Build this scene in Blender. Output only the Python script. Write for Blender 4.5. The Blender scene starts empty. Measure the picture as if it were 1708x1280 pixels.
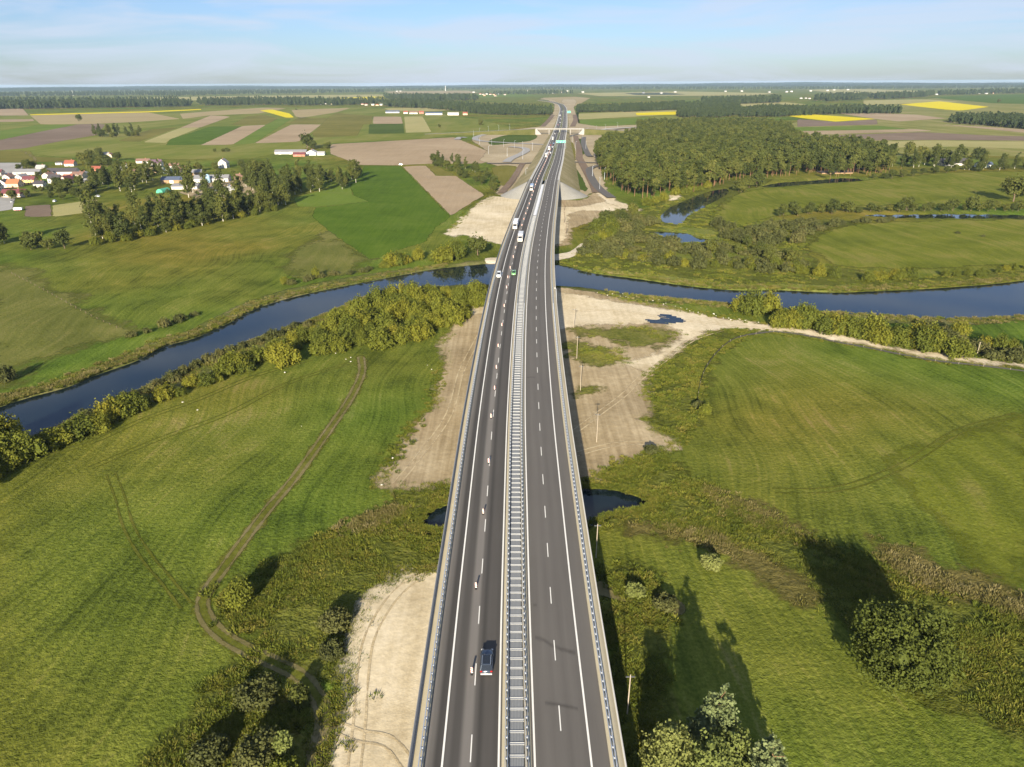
import bpy, math, random
import numpy as np
from mathutils import Matrix, Vector
R = math.radians
rng = np.random.default_rng(7)
random.seed(7)
scene = bpy.context.scene
COL = scene.collection

# ------------------------------------------------------------------ camera
FPX, PITCH, ROLL, HC = 1139.0, R(23.78), R(-0.3), 91.0      # focal length in px of a 1708 px wide frame
cam_d = bpy.data.cameras.new('camera'); cam_d.sensor_width = 36; cam_d.lens = 36 * FPX / 1708
cam_d.clip_start = 0.5; cam_d.clip_end = 90000
cam = bpy.data.objects.new('camera', cam_d); COL.objects.link(cam)
CM = Matrix.Rotation(math.pi / 2 - PITCH, 4, 'X') @ Matrix.Rotation(ROLL, 4, 'Z')
cam.matrix_world = Matrix.Translation((0, 0, HC)) @ CM
scene.camera = cam

# ------------------------------------------------------------------ sky and sun
SUN_AZ, SUN_EL = 7.5, 19.0        # light travels towards +Y, turned 7.5 deg to +X
w = bpy.data.worlds.new('World'); scene.world = w; w.use_nodes = True
nt = w.node_tree; nt.nodes.clear()
def wn(t, **k):
    n = nt.nodes.new(t)
    for a, b in k.items(): setattr(n, a, b)
    return n
sky = wn('ShaderNodeTexSky', sky_type='NISHITA', sun_disc=False)
sky.sun_elevation = R(SUN_EL); sky.sun_rotation = R(180 + SUN_AZ)
sky.altitude = 100; sky.air_density = 1.0; sky.dust_density = .5; sky.ozone_density = 3.0
tc = wn('ShaderNodeTexCoord')
mp = wn('ShaderNodeMapping'); mp.inputs['Scale'].default_value = (1.5, 1.5, 13); mp.inputs['Rotation'].default_value = (0, R(3), R(20))
nz = wn('ShaderNodeTexNoise'); nz.inputs['Scale'].default_value = 2.6; nz.inputs['Detail'].default_value = 7; nz.inputs['Roughness'].default_value = .55
nz.inputs['Distortion'].default_value = .6
rmp = wn('ShaderNodeValToRGB'); rmp.color_ramp.elements[0].position = .40; rmp.color_ramp.elements[1].position = .60
rmp.color_ramp.elements[0].color = (.08, .08, .08, 1); rmp.color_ramp.elements[1].color = (.66, .66, .66, 1)
mx = wn('ShaderNodeMixRGB'); mx.inputs[2].default_value = (5.6, 6.3, 7.6, 1)
bg = wn('ShaderNodeBackground'); bg.inputs[1].default_value = .050
wo = wn('ShaderNodeOutputWorld')
L = nt.links.new
L(tc.outputs['Generated'], mp.inputs[0]); L(mp.outputs[0], nz.inputs['Vector']); L(nz.outputs['Fac'], rmp.inputs[0])
L(rmp.outputs[0], mx.inputs[0]); tint = wn('ShaderNodeMixRGB', blend_type='MULTIPLY'); tint.inputs[0].default_value = 1; tint.inputs[2].default_value = (.75, .86, 1.15, 1); L(sky.outputs[0], tint.inputs[1]); L(tint.outputs[0], mx.inputs[1]); L(mx.outputs[0], bg.inputs[0]); L(bg.outputs[0], wo.inputs[0])
sd = bpy.data.lights.new('sun', 'SUN'); sd.energy = 5.0; sd.angle = R(.53); sd.color = (1, .88, .68)
sun = bpy.data.objects.new('sun', sd); COL.objects.link(sun)
ldir = Vector((math.sin(R(SUN_AZ)) * math.cos(R(SUN_EL)), math.cos(R(SUN_AZ)) * math.cos(R(SUN_EL)), -math.sin(R(SUN_EL))))
sun.rotation_euler = ldir.to_track_quat('-Z', 'Y').to_euler(); sun.location = (-40, -300, 200)
vs = scene.view_settings
scene.display_settings.display_device = 'sRGB'
vs.view_transform = 'Standard'; vs.look = 'None'; vs.gamma = 1; vs.use_curve_mapping = False; vs.exposure = 1.27
scene.cycles.use_denoising = True
scene.cycles.max_bounces = 5; scene.cycles.diffuse_bounces = 2; scene.cycles.glossy_bounces = 2
scene.cycles.transparent_max_bounces = 16; scene.cycles.volume_bounces = 0

# ------------------------------------------------------------------ helpers
C3 = np.array(CM.to_3x3())
def at(x, y, z=0.0):
    """world point at height z that shows at pixel x, y of the 1708 px photograph"""
    d = C3 @ np.array([(x - 854) / FPX, -(y - 640) / FPX, -1.0])
    t = (z - HC) / d[2]
    return np.array([d[0] * t, d[1] * t, z])
def G(pts): return np.array([at(x, y)[:2] for x, y in pts])
def lin(h):
    h = h.lstrip('#'); c = [int(h[i:i + 2], 16) / 255 for i in (0, 2, 4)]
    return tuple(v / 12.92 if v < .04045 else ((v + .055) / 1.055) ** 2.4 for v in c) + (1,)
def props(o, label=None, cat=None, group=None, kind=None):
    if label: o['label'] = label
    if cat: o['category'] = cat
    if group: o['group'] = group
    if kind: o['kind'] = kind
    return o
def link(name, data, parent=None, loc=None):
    o = bpy.data.objects.new(name, data); COL.objects.link(o)
    if parent is not None: o.parent = parent
    if loc is not None: o.location = loc
    return o
def empty(name, loc=(0, 0, 0), rz=0.0, **k):
    o = link(name, None); o.location = loc; o.rotation_euler = (0, 0, rz); o.empty_display_size = .5
    return props(o, **k)
def mesh_np(name, v, f, mat=None, smooth=False, attrs=None, uvw=None):
    """v (N,3), f (M,k) index array or list of tuples"""
    me = bpy.data.meshes.new(name)
    v = np.asarray(v, dtype=np.float32)
    if isinstance(f, np.ndarray):
        k = f.shape[1]; me.vertices.add(len(v)); me.vertices.foreach_set('co', v.ravel())
        me.loops.add(f.size); me.loops.foreach_set('vertex_index', f.ravel().astype(np.int32))
        me.polygons.add(len(f)); me.polygons.foreach_set('loop_start', np.arange(0, f.size, k, dtype=np.int32))
        me.polygons.foreach_set('loop_total', np.full(len(f), k, dtype=np.int32))
        me.update(calc_edges=True)
    else:
        me.from_pydata([tuple(map(float, p)) for p in v], [], f); me.update()
    if smooth: me.polygons.foreach_set('use_smooth', np.ones(len(me.polygons), dtype=bool))
    for m in (mat if isinstance(mat, (list, tuple)) else [mat]):
        if m: me.materials.append(m)
    for n, a in (attrs or {}).items():
        at_ = me.attributes.new(n, 'FLOAT', 'POINT'); at_.data.foreach_set('value', np.asarray(a, dtype=np.float32))
    return me
class MB:
    """collects simple solids and builds one mesh"""
    def __init__(s): s.v = []; s.f = []; s.m = []
    def add(s, vs, fs, mi=0):
        b = len(s.v); s.v += [tuple(map(float, p)) for p in vs]; s.f += [tuple(b + i for i in q) for q in fs]; s.m += [mi] * len(fs); return s
    def box(s, x0, x1, y0, y1, z0, z1, mi=0, tx=0, ty=0):
        return s.add([(x0, y0, z0), (x1, y0, z0), (x1, y1, z0), (x0, y1, z0), (x0 + tx, y0 + ty, z1), (x1 - tx, y0 + ty, z1), (x1 - tx, y1 - ty, z1), (x0 + tx, y1 - ty, z1)],
                     [(0, 3, 2, 1), (4, 5, 6, 7), (0, 1, 5, 4), (1, 2, 6, 5), (2, 3, 7, 6), (3, 0, 4, 7)], mi)
    def tube(s, p0, p1, r0, r1=None, n=8, mi=0, cap=True):
        r1 = r0 if r1 is None else r1
        p0 = Vector(p0); p1 = Vector(p1); q = (p1 - p0).to_track_quat('Z', 'Y'); vs = []
        for p, r in ((p0, r0), (p1, r1)):
            for i in range(n):
                a = 2 * math.pi * i / n; vs.append(p + q @ Vector((math.cos(a) * r, math.sin(a) * r, 0)))
        fs = [(i, (i + 1) % n, n + (i + 1) % n, n + i) for i in range(n)]
        if cap: fs += [tuple(range(n))[::-1], tuple(range(n, 2 * n))]
        return s.add(vs, fs, mi)
    def prism(s, prof, x0, x1, mi=0):
        """prof = (y,z) outline, extruded along x"""
        n = len(prof); vs = [(x0, y, z) for y, z in prof] + [(x1, y, z) for y, z in prof]
        return s.add(vs, [(i, (i + 1) % n, n + (i + 1) % n, n + i) for i in range(n)] + [tuple(range(n))[::-1], tuple(range(n, 2 * n))], mi)
    def mesh(s, name, mat, smooth=False, bevel=0):
        me = bpy.data.meshes.new(name); me.from_pydata(s.v, [], s.f); me.update()
        for m in (mat if isinstance(mat, (list, tuple)) else [mat]): me.materials.append(m)
        me.polygons.foreach_set('material_index', s.m)
        import bmesh
        bm = bmesh.new(); bm.from_mesh(me)
        if bevel:
            bmesh.ops.bevel(bm, geom=bm.edges[:], offset=bevel, segments=2, affect='EDGES', clamp_overlap=True)
        bmesh.ops.recalc_face_normals(bm, faces=bm.faces[:]); bm.to_mesh(me); bm.free()
        if smooth: me.polygons.foreach_set('use_smooth', np.ones(len(me.polygons), dtype=bool))
        return me
    def obj(s, name, mat, parent=None, loc=None, **k): return link(name, s.mesh(name, mat, **k), parent, loc)
def copy_tree(o, parent=None):
    c = o.copy(); COL.objects.link(c); c.parent = parent
    for ch in o.children: copy_tree(ch, c)
    return c

# ------------------------------------------------------------------ materials
class NM:
    def __init__(s, name):
        s.mat = bpy.data.materials.new(name); s.mat.use_nodes = True; s.t = s.mat.node_tree; s.t.nodes.clear()
        s.out = s.n('ShaderNodeOutputMaterial')
    def n(s, t, ins=None, **k):
        n = s.t.nodes.new(t)
        for a, b in k.items(): setattr(n, a, b)
        for a, b in (ins or {}).items():
            if hasattr(b, 'is_output') and b.is_output: s.t.links.new(b, n.inputs[a])
            else: n.inputs[a].default_value = b
        return n
    def math(s, op, a, b=0.0, c=None, clamp=False):
        ins = {0: a, 1: b}
        if c is not None: ins[2] = c
        return s.n('ShaderNodeMath', ins, operation=op, use_clamp=clamp).outputs[0]
    def pos(s): return s.n('ShaderNodeNewGeometry').outputs['Position']
    def noise(s, vec, scale, detail=3, rough=.55, dist=0):
        return s.n('ShaderNodeTexNoise', {'Vector': vec, 'Scale': scale, 'Detail': detail, 'Roughness': rough, 'Distortion': dist}).outputs['Fac']
    def mapping(s, vec, rot=0, scale=(1, 1, 1)):
        return s.n('ShaderNodeMapping', {'Vector': vec, 'Rotation': (0, 0, R(rot)), 'Scale': scale}).outputs[0]
    def ramp(s, fac, stops, interp='LINEAR'):
        r = s.n('ShaderNodeValToRGB', {0: fac}); cr = r.color_ramp; cr.interpolation = interp
        while len(cr.elements) < len(stops): cr.elements.new(.5)
        for e, (p, c) in zip(cr.elements, stops): e.position = p; e.color = c if len(c) == 4 else tuple(c) + (1,)
        return r.outputs[0]
    def mixc(s, fac, a, b, mode='MIX'):
        return s.n('ShaderNodeMixRGB', {0: fac, 1: a, 2: b}, blend_type=mode).outputs[0]
    def attr(s, name): return s.n('ShaderNodeAttribute', attribute_name=name).outputs['Fac']
    def bsdf(s, color, rough=.8, metal=0, normal=None, spec=.3, **k):
        ins = {'Base Color': color, 'Roughness': rough, 'Metallic': metal, 'Specular IOR Level': spec}
        ins.update(k)
        if normal is not None: ins['Normal'] = normal
        return s.n('ShaderNodeBsdfPrincipled', ins).outputs[0]
    def bump(s, h, strength=.5, dist=.1):
        return s.n('ShaderNodeBump', {'Height': h, 'Strength': strength, 'Distance': dist}).outputs[0]
    def done(s, sh, vol=None):
        s.t.links.new(sh, s.out.inputs['Surface']); return s.mat
def ground_mat(name, stops, big=.012, mid=.11, fine=1.3, bump=.6, bdist=.25, edge=None, stripes=None, contrast=(.30, .70), finek=.5, extra=None, weights=(.5, .3), warp=0):
    """noise-mixed ground; edge=(noise scale, amplitude m) gives ragged borders from the 'd' attribute (metres inside the outline)"""
    m = NM(name); p = m.pos()
    v = m.math('MULTIPLY', m.noise(p, big, 2), weights[0])
    v = m.math('ADD', v, m.math('MULTIPLY', m.noise(p, mid, 3, .6, .4), weights[1]))
    rest = 1 - sum(weights)
    if stripes:
        ang, sc, st = stripes; q = p
        if warp:
            nc = m.n('ShaderNodeTexNoise', {'Vector': p, 'Scale': .009, 'Detail': 1.0}).outputs['Color']
            q = m.n('ShaderNodeVectorMath', {0: p, 1: m.n('ShaderNodeVectorMath', {0: nc, 1: (warp, warp, 0)}, operation='MULTIPLY').outputs[0]}, operation='ADD').outputs[0]
        sv = m.noise(m.mapping(q, ang, (sc[0], sc[1], 0)), 1, 3, .62)
        v = m.math('ADD', v, m.math('MULTIPLY', m.math('SUBTRACT', sv, .5), st))
    fn = m.noise(p, fine, 4, .72)
    v = m.math('ADD', v, m.math('MULTIPLY', fn, rest))
    v = m.n('ShaderNodeMapRange', {'Value': v, 'From Min': contrast[0], 'From Max': contrast[1]}).outputs[0]
    c = m.ramp(v, stops)
    k = m.math('ADD', m.math('MULTIPLY', fn, finek * 2), 1 - finek)
    c = m.mixc(1.0, c, m.n('ShaderNodeCombineXYZ', {0: k, 1: k, 2: k}).outputs[0], 'MULTIPLY')
    if extra: c = extra(m, p, c)
    sh = m.bsdf(c, .95, normal=m.bump(m.noise(p, fine * .6, 3, .75), bump, bdist), spec=.02)
    if edge:
        es, ea = edge
        e = m.math('ADD', m.attr('d'), m.math('MULTIPLY', m.math('SUBTRACT', m.noise(p, es, 5, .72), .5), ea * 4.5))
        a = m.n('ShaderNodeMapRange', {'Value': e, 'From Min': -.35 * ea, 'From Max': .35 * ea}).outputs[0]
        sh = m.n('ShaderNodeMixShader', {0: a, 1: m.n('ShaderNodeBsdfTransparent').outputs[0], 2: sh}).outputs[0]
    return m.done(sh)
def plain(name, col, rough=.6, metal=0, noise=.12, nscale=3.0, spec=.35, bump=0):
    m = NM(name); g = m.n('ShaderNodeTexCoord').outputs['Object']
    k = m.math('ADD', m.math('MULTIPLY', m.noise(g, nscale, 4), 2 * noise), 1 - noise)
    c = m.mixc(1.0, col, m.n('ShaderNodeCombineXYZ', {0: k, 1: k, 2: k}).outputs[0], 'MULTIPLY')
    return m.done(m.bsdf(c, rough, metal, spec=spec))
def grad(*c): return [(i / (len(c) - 1), x) for i, x in enumerate(c)]
# ------------------------------------------------------------------ terrain grid: rings and spokes round the point under the viewpoint
def ring_r(y): return HC / math.tan(PITCH + math.atan((y - 640) / FPX))
ys = np.concatenate([np.arange(3000, 1300, -60), np.arange(1300, 320, -2.0), np.arange(320, 220, -1.4), np.arange(220, 175, -.9), np.arange(175, 146, -.7), [145.4, 144.8, 144.2]])
RR = np.array([ring_r(y) for y in ys]); RR = np.concatenate([[2.0], RR[RR > 3]])
AA = np.radians(np.arange(-64, 64.01, .2))
NR, NA = len(RR), len(AA)
gx = (RR[:, None] * np.sin(AA)[None, :]).ravel(); gy = (RR[:, None] * np.cos(AA)[None, :]).ravel()
GP = np.stack([gx, gy], 1); GD = np.hypot(gx, gy)
idx = np.arange(NR * NA).reshape(NR, NA)
GF = np.stack([idx[:-1, :-1], idx[:-1, 1:], idx[1:, 1:], idx[1:, :-1]], -1).reshape(-1, 4)
CELL = np.clip(1.3 * GD * GD * 1.4 / 113000, .5, 400)
def sdf(poly, P=None, pad=60.0):
    """metres inside (+) or outside (-) a closed outline, far points cut off at -pad"""
    P = GP if P is None else P
    pad = max(pad, 3.0 * (np.hypot(poly[:, 0], poly[:, 1]).max()) ** 2 * 1.4 / 113000)
    out = np.full(len(P), -float(pad)); lo = poly.min(0) - pad; hi = poly.max(0) + pad
    sel = np.where((P[:, 0] > lo[0]) & (P[:, 0] < hi[0]) & (P[:, 1] > lo[1]) & (P[:, 1] < hi[1]))[0]
    q = P[sel]; dm = np.full(len(q), 1e18); ins = np.zeros(len(q), bool)
    for a, b in zip(poly, np.roll(poly, -1, 0)):
        e = b - a; L2 = max(e @ e, 1e-9); t = np.clip(((q - a) @ e) / L2, 0, 1)
        dd = q - a - t[:, None] * e; dm = np.minimum(dm, (dd * dd).sum(1))
        c = (a[1] > q[:, 1]) != (b[1] > q[:, 1])
        with np.errstate(divide='ignore', invalid='ignore'):
            ins ^= c & (q[:, 0] < (b[0] - a[0]) * (q[:, 1] - a[1]) / (b[1] - a[1]) + a[0])
    out[sel] = np.maximum(np.where(ins, 1, -1) * np.sqrt(dm), -float(pad))
    return out
def linedist(pl, P=None, pad=60.0):
    P = GP if P is None else P
    out = np.full(len(P), float(pad)); lo = pl.min(0) - pad; hi = pl.max(0) + pad
    sel = np.where((P[:, 0] > lo[0]) & (P[:, 0] < hi[0]) & (P[:, 1] > lo[1]) & (P[:, 1] < hi[1]))[0]
    q = P[sel]; dm = np.full(len(q), 1e18)
    for a, b in zip(pl[:-1], pl[1:]):
        e = b - a; L2 = max(e @ e, 1e-9); t = np.clip(((q - a) @ e) / L2, 0, 1)
        dd = q - a - t[:, None] * e; dm = np.minimum(dm, (dd * dd).sum(1))
    out[sel] = np.sqrt(dm); return out
def smooth(pl, n=6, closed=False):
    """Catmull-Rom through the points"""
    pl = np.asarray(pl, float); N = len(pl); out = []
    for i in range(N if closed else N - 1):
        if closed: p = [pl[(i + k) % N] for k in (-1, 0, 1, 2)]
        else: p = [pl[max(i - 1, 0)], pl[i], pl[i + 1], pl[min(i + 2, N - 1)]]
        for t in np.arange(n) / n:
            out.append(.5 * ((2 * p[1]) + (p[2] - p[0]) * t + (2 * p[0] - 5 * p[1] + 4 * p[2] - p[3]) * t * t + (3 * p[1] - p[0] - 3 * p[2] + p[3]) * t ** 3))
    if not closed: out.append(pl[-1])
    return np.array(out)

# ---- water outlines (traced positions on the valley floor)
RIVER = smooth(G([(-160, 728), (0, 676), (50, 660), (113, 643), (164, 622), (227, 600), (277, 575), (327, 561), (378, 539), (438, 509), (513, 488), (614, 468), (715, 449),
    (765, 443), (825, 438), (930, 440), (983, 453), (1046, 461), (1096, 468), (1147, 475), (1222, 482), (1298, 482), (1391, 486), (1454, 484), (1530, 481), (1605, 476),
    (1656, 472), (1708, 466), (1850, 445), (1950, 430), (1950, 510), (1850, 520), (1708, 526), (1618, 530), (1500, 526), (1400, 520), (1300, 513), (1222, 506), (1172, 502), (1121, 497), (1058, 491),
    (983, 479), (930, 475), (820, 473), (760, 474), (700, 480), (614, 493), (551, 518), (513, 534), (438, 559), (378, 586), (327, 607), (277, 629), (227, 652), (176, 674), (113, 703), (0, 752), (-160, 830)]), 4, True)
BROOK = smooth(G([(697, 873), (712, 856), (740, 842), (820, 826), (900, 817), (990, 813), (1023, 815), (1048, 821), (1071, 830), (1087, 840), (1066, 847), (1023, 855), (995, 866), (960, 880), (880, 886), (735, 884), (707, 881)]), 4, True)
OXBOW = smooth(G([(1101, 362), (1118, 345), (1135, 337), (1156, 328), (1185, 318), (1211, 314), (1213, 322), (1186, 338), (1165, 350), (1146, 359), (1136, 372), (1114, 371)]), 3, True)
POND = smooth(G([(1068, 384), (1111, 386), (1147, 388), (1160, 395), (1189, 399), (1157, 404), (1134, 403), (1098, 391)]), 3, True)
CREEK = smooth(G([(1270, 311), (1300, 304), (1348, 301), (1411, 296), (1440, 300), (1411, 303), (1348, 307), (1300, 311)]), 3, True)
DITCH = smooth(G([(1440, 357), (1500, 357), (1600, 356), (1720, 358), (1800, 359), (1800, 367), (1720, 364), (1600, 363), (1500, 362)]), 3, True)
wd = {n: sdf(p) for n, p in (('river', RIVER), ('brook', BROOK), ('oxbow', OXBOW), ('pond', POND), ('creek', CREEK), ('ditch', DITCH))}
WD = np.maximum.reduce(list(wd.values()))
def ss(x): x = np.clip(x, 0, 1); return x * x * (3 - 2 * x)
GZ = -1.7 * ss((WD + 2.2) / 3.6)                       # channel carved below the valley floor
def hbump(x, y): return .25 * np.sin(x * .11 + 1.7 * np.sin(y * .05)) * np.sin(y * .09 + x * .03) * np.clip((np.hypot(x, y) - 30) / 100, 0, 1)
bumps = .25 * np.sin(gx * .11 + 1.7 * np.sin(gy * .05)) * np.sin(gy * .09 + gx * .03)
GZ = GZ + bumps * ss((-WD - 3) / 15) * np.clip((GD - 30) / 100, 0, 1) * (GD < 900)

SHEETS = [0]
def sheet(name, d, mat, layer, margin=3.0, z=None, label=None, kind='structure', smoothn=True):
    """part of the terrain surface, laid a little above it; d = metres inside the outline per grid point"""
    inside = (d > -(margin + CELL)) & (d > d.min() + 1e-3)
    fm = inside[GF].all(1); SHEETS[0] += 1; layer = layer + .12 * (SHEETS[0] % 12)
    f = GF[fm]
    if not len(f): print('EMPTY', name); return None
    u, inv = np.unique(f, return_inverse=True); f = inv.reshape(-1, 4)
    zz = (GZ[u] + layer * (.012 + 5e-5 * GD[u])) if z is None else np.full(len(u), z)
    me = mesh_np(name, np.stack([gx[u], gy[u], zz], 1), f, mat, smoothn, {'d': d[u]})
    return props(link(name, me), label=label, kind=kind)

# ---- ground materials
g1, g2, g3, g4 = (.050, .065, .011), (.099, .120, .018), (.143, .158, .026), (.21, .188, .06)
def tracks(m, p, c):
    # broad hue drift between fresh green and dry olive
    h = m.ramp(m.noise(p, .006, 2), [(.36, (.80, 1.05, .9)), (.5, (1, 1, 1)), (.64, (1.25, .98, 1.0))])
    return m.mixc(1.0, c, h, 'MULTIPLY')
M_MEADOW = ground_mat('meadow_grass', grad(g1, g2, g3, g4), .014, .07, 1.4, 1.0, .35, stripes=(38, (.7, .016), .38), extra=tracks, finek=.55, contrast=(.36, .67), warp=60, weights=(.4, .38))
M_MOWN = ground_mat('mown_grass', grad((.09, .108, .014), (.128, .145, .019), (.18, .17, .04)), .02, .09, 1.2, .9, .3, finek=.5, edge=(.03, 8), stripes=(75, (.2, .014), .55), warp=60, contrast=(.36, .64))
M_PALE = ground_mat('pale_dry_grass', grad((.085, .098, .02), (.12, .128, .03), (.17, .16, .05)), .03, .1, 1.2, .9, .3, finek=.5, edge=(.025, 14), stripes=(75, (.25, .02), .6), warp=80)
M_LUSH = ground_mat('lush_crop', grad((.050, .088, .009), (.070, .118, .012), (.098, .142, .02)), .02, .1, 1.0, .6, .2, edge=(.1, 1.2), stripes=(15, (.5, .02), .4), finek=.45)
M_ROUGH = ground_mat('rough_wet_grass', grad((.035, .042, .010), (.075, .086, .015), (.11, .118, .022), (.15, .115, .045)), .035, .2, .7, 1.0, .8, edge=(.07, 5), finek=.6, weights=(.35, .4))
M_REEDB = ground_mat('bank_reeds_ground', grad((.05, .06, .014), (.10, .11, .03), (.2, .17, .09)), .05, .25, .8, 1.0, .6, edge=(.12, 2.5), finek=.5)
M_ISLE = ground_mat('sparse_weeds', grad((.06, .07, .016), (.11, .12, .024), (.16, .155, .04), (.22, .19, .09)), .04, .2, .9, 1.0, .5, edge=(.11, 6.0), finek=.5, weights=(.35, .4))
M_BANKG = ground_mat('pale_bank_grass', grad((.09, .115, .022), (.135, .155, .032), (.20, .19, .06)), .03, .15, 1.0, .9, .4, edge=(.06, 4), finek=.5)
M_RUST = ground_mat('dry_brown_sedge', grad((.065, .066, .015), (.115, .10, .03), (.16, .13, .048)), .04, .2, .9, 1.0, .6, edge=(.07, 5), finek=.55)
M_SAND = ground_mat('pale_sand', grad((.40, .325, .20), (.56, .48, .33), (.68, .60, .45)), .03, .14, .7, .5, .2, edge=(.10, 3.2), finek=.22, stripes=(70, (.5, .03), .3))
M_EARTH = ground_mat('brown_sandy_earth', grad((.22, .168, .095), (.33, .262, .158), (.45, .37, .24)), .025, .1, .6, .7, .2, edge=(.1, 3.2), finek=.2, stripes=(84, (.7, .025), .5))
M_DIRT = ground_mat('track_dirt', grad((.105, .095, .032), (.15, .130, .055), (.21, .175, .095)), .05, .2, .9, .7, .2, edge=(.16, .45), finek=.35)
M_TRKV = ground_mat('worn_grass', grad((.07, .082, .011), (.105, .112, .018), (.15, .142, .04)), .05, .2, .9, .7, .2, edge=(.2, 1.3), finek=.45)
M_STONE = ground_mat('white_riprap', grad((.4, .35, .26), (.55, .49, .38), (.68, .62, .5)), .05, .4, 1.6, 1.0, .3, edge=(.3, .6), finek=.35)
M_GRAVEL = ground_mat('grey_gravel', grad((.26, .25, .23), (.33, .32, .30), (.4, .39, .37)), .02, .2, 1.2, .3, .1, finek=.2, edge=(.1, 1))
M_SRUT = ground_mat('sand_rut', grad((.36, .285, .17), (.45, .37, .235), (.54, .46, .31)), .05, .2, .9, .8, .2, edge=(.15, .4), finek=.25)
def field(name, *c, st=(15, (.3, .01), .25), fine=.5): return ground_mat(name, grad(*c), .006, .03, fine, .3, .2, edge=(.05, 1.0), stripes=st, finek=.2)
M_TAN = field('dry_ploughed_soil', (.25, .188, .115), (.32, .245, .158), (.38, .30, .2))
M_BROWN = field('dark_ploughed_soil', (.135, .10, .075), (.18, .135, .10), (.23, .175, .13))
M_STUB = field('stubble', (.24, .19, .10), (.31, .25, .135), (.30, .26, .12))
M_CORN = field('ripe_maize', (.10, .10, .02), (.145, .135, .03), (.19, .17, .045))
M_DGREEN = field('dark_green_crop', (.045, .07, .012), (.06, .09, .016), (.085, .115, .02))
M_LGREEN = field('light_green_grass', (.085, .13, .02), (.115, .165, .025), (.15, .18, .04))
M_LGREEN2 = field('far_meadow_grass', (.10, .13, .02), (.145, .165, .03), (.21, .195, .06), st=(80, (.02, .002), .7))
M_STRAW2 = field('far_straw_grass', (.13, .145, .03), (.19, .19, .055), (.27, .23, .10), st=(85, (.03, .002), .8))
M_YELLOW = field('flowering_mustard', (.48, .40, .01), (.60, .50, .012), (.55, .48, .03))
M_STRAW = field('pale_straw_field', (.25, .24, .09), (.31, .285, .12), (.36, .31, .15))
def water_mat():
    m = NM('river_water'); p = m.pos()
    h = m.math('ADD', m.noise(p, .9, 3), m.math('MULTIPLY', m.noise(p, .12, 2), 2.0))
    n = m.bump(h, .035, .12)
    c = m.ramp(m.noise(p, .05, 3), grad((.006, .012, .016), (.010, .018, .020)))
    return m.done(m.bsdf(c, .045, normal=n, spec=.5, IOR=1.333))
M_WATER = water_mat()

ground = props(link('ground', mesh_np('ground', np.stack([gx, gy, GZ], 1), GF, M_MEADOW, True, {'d': np.zeros(len(gx))})), label='wide green meadow valley floor reaching to the horizon', kind='structure')
WN = {'river': 'blue river winding across the valley under the bridge', 'brook': 'small dark pool under the near end of the bridge', 'oxbow': 'dark backwater beside the pine forest',
      'pond': 'small blue pond among olive shrubs', 'creek': 'narrow dark creek at the forest edge', 'ditch': 'thin water-filled ditch behind a hedge of round bushes'}
for n, lab in WN.items():
    sheet(n, wd[n], M_WATER, 0, 4.0, -.78, lab)

def zone(name, pts, mat, layer, label, sm=0, margin=4.0):
    p = G(pts)
    if sm: p = smooth(p, sm, True)
    return sheet(name, sdf(p), mat, layer, margin, None, label)
# rough banks beside the water
bk = np.minimum(9.0 + 3 * np.sin(gx * .05) + wd['river'] * 1.0, 60) ; bk = np.where(wd['river'] > .8, 1.0, bk); bk = np.where(wd['river'] <= -59, -60, bk)
sheet('river_bank', bk, M_REEDB, 1, 3, None, 'strip of dry reeds and rough grass along the river banks')
zone('wetland', [(930, 440), (955, 425), (985, 400), (975, 380), (1000, 362), (1050, 352), (1085, 345), (1105, 335), (1150, 318), (1210, 300), (1290, 300), (1240, 318), (1195, 345), (1190, 372),
     (1250, 378), (1330, 366), (1400, 368), (1430, 374), (1380, 385), (1345, 410), (1365, 440), (1450, 455), (1550, 462), (1720, 452), (1720, 470), (1605, 479), (1530, 484), (1391, 488), (1298, 485), (1222, 485), (1096, 471), (983, 455)], M_ROUGH, 2, 'olive wetland of sedge between the river and the pine forest', 2)
zone('bank_meadow', [(945, 446), (985, 448), (1050, 453), (1120, 462), (1190, 470), (1260, 474), (1340, 474), (1420, 476), (1420, 486), (1298, 483), (1222, 483), (1147, 476), (1096, 469), (1046, 462), (983, 454)], M_BANKG, 3, 'pale green grassy strip along the far right bank')
zone('bank_meadow', [(1062, 416), (1120, 414), (1200, 420), (1260, 430), (1200, 436), (1110, 428)], M_BANKG, 3, 'pale grassy clearing between olive shrubs', 2)
zone('bank_meadow', [(1100, 380), (1150, 378), (1210, 392), (1200, 402), (1160, 392)], M_BANKG, 3, 'light green rim of the small pond', 2)
zone('swamp', [(748, 812), (690, 826), (640, 852), (590, 878), (520, 900), (470, 930), (435, 955), (390, 960), (370, 1000), (400, 1050), (470, 1095), (530, 1130), (570, 1120), (600, 1040), (660, 955), (735, 945), (760, 880)], M_ROUGH, 2, 'dark green and rusty marsh grass left of the bridge', 2)
zone('marsh', [(985, 800), (1040, 775), (1100, 760), (1180, 815), (1260, 850), (1350, 895), (1450, 935), (1560, 985), (1720, 1040), (1720, 1230), (1640, 1185), (1560, 1160), (1420, 1050), (1330, 960), (1230, 915), (1130, 885), (1000, 870)], M_ROUGH, 2, 'tall yellow-green marsh grass right of the bridge', 2)
zone('sedge', [(1460, 905), (1540, 930), (1640, 965), (1720, 995), (1720, 1030), (1640, 1005), (1560, 985), (1500, 960)], M_RUST, 3, 'band of rusty brown sedge beside the right meadow', 2)
zone('sedge.001', [(1170, 810), (1230, 830), (1300, 862), (1350, 890), (1320, 900), (1250, 868), (1190, 840)], M_RUST, 3, 'thin rusty sedge strip near the large tree shadow', 2)
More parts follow.
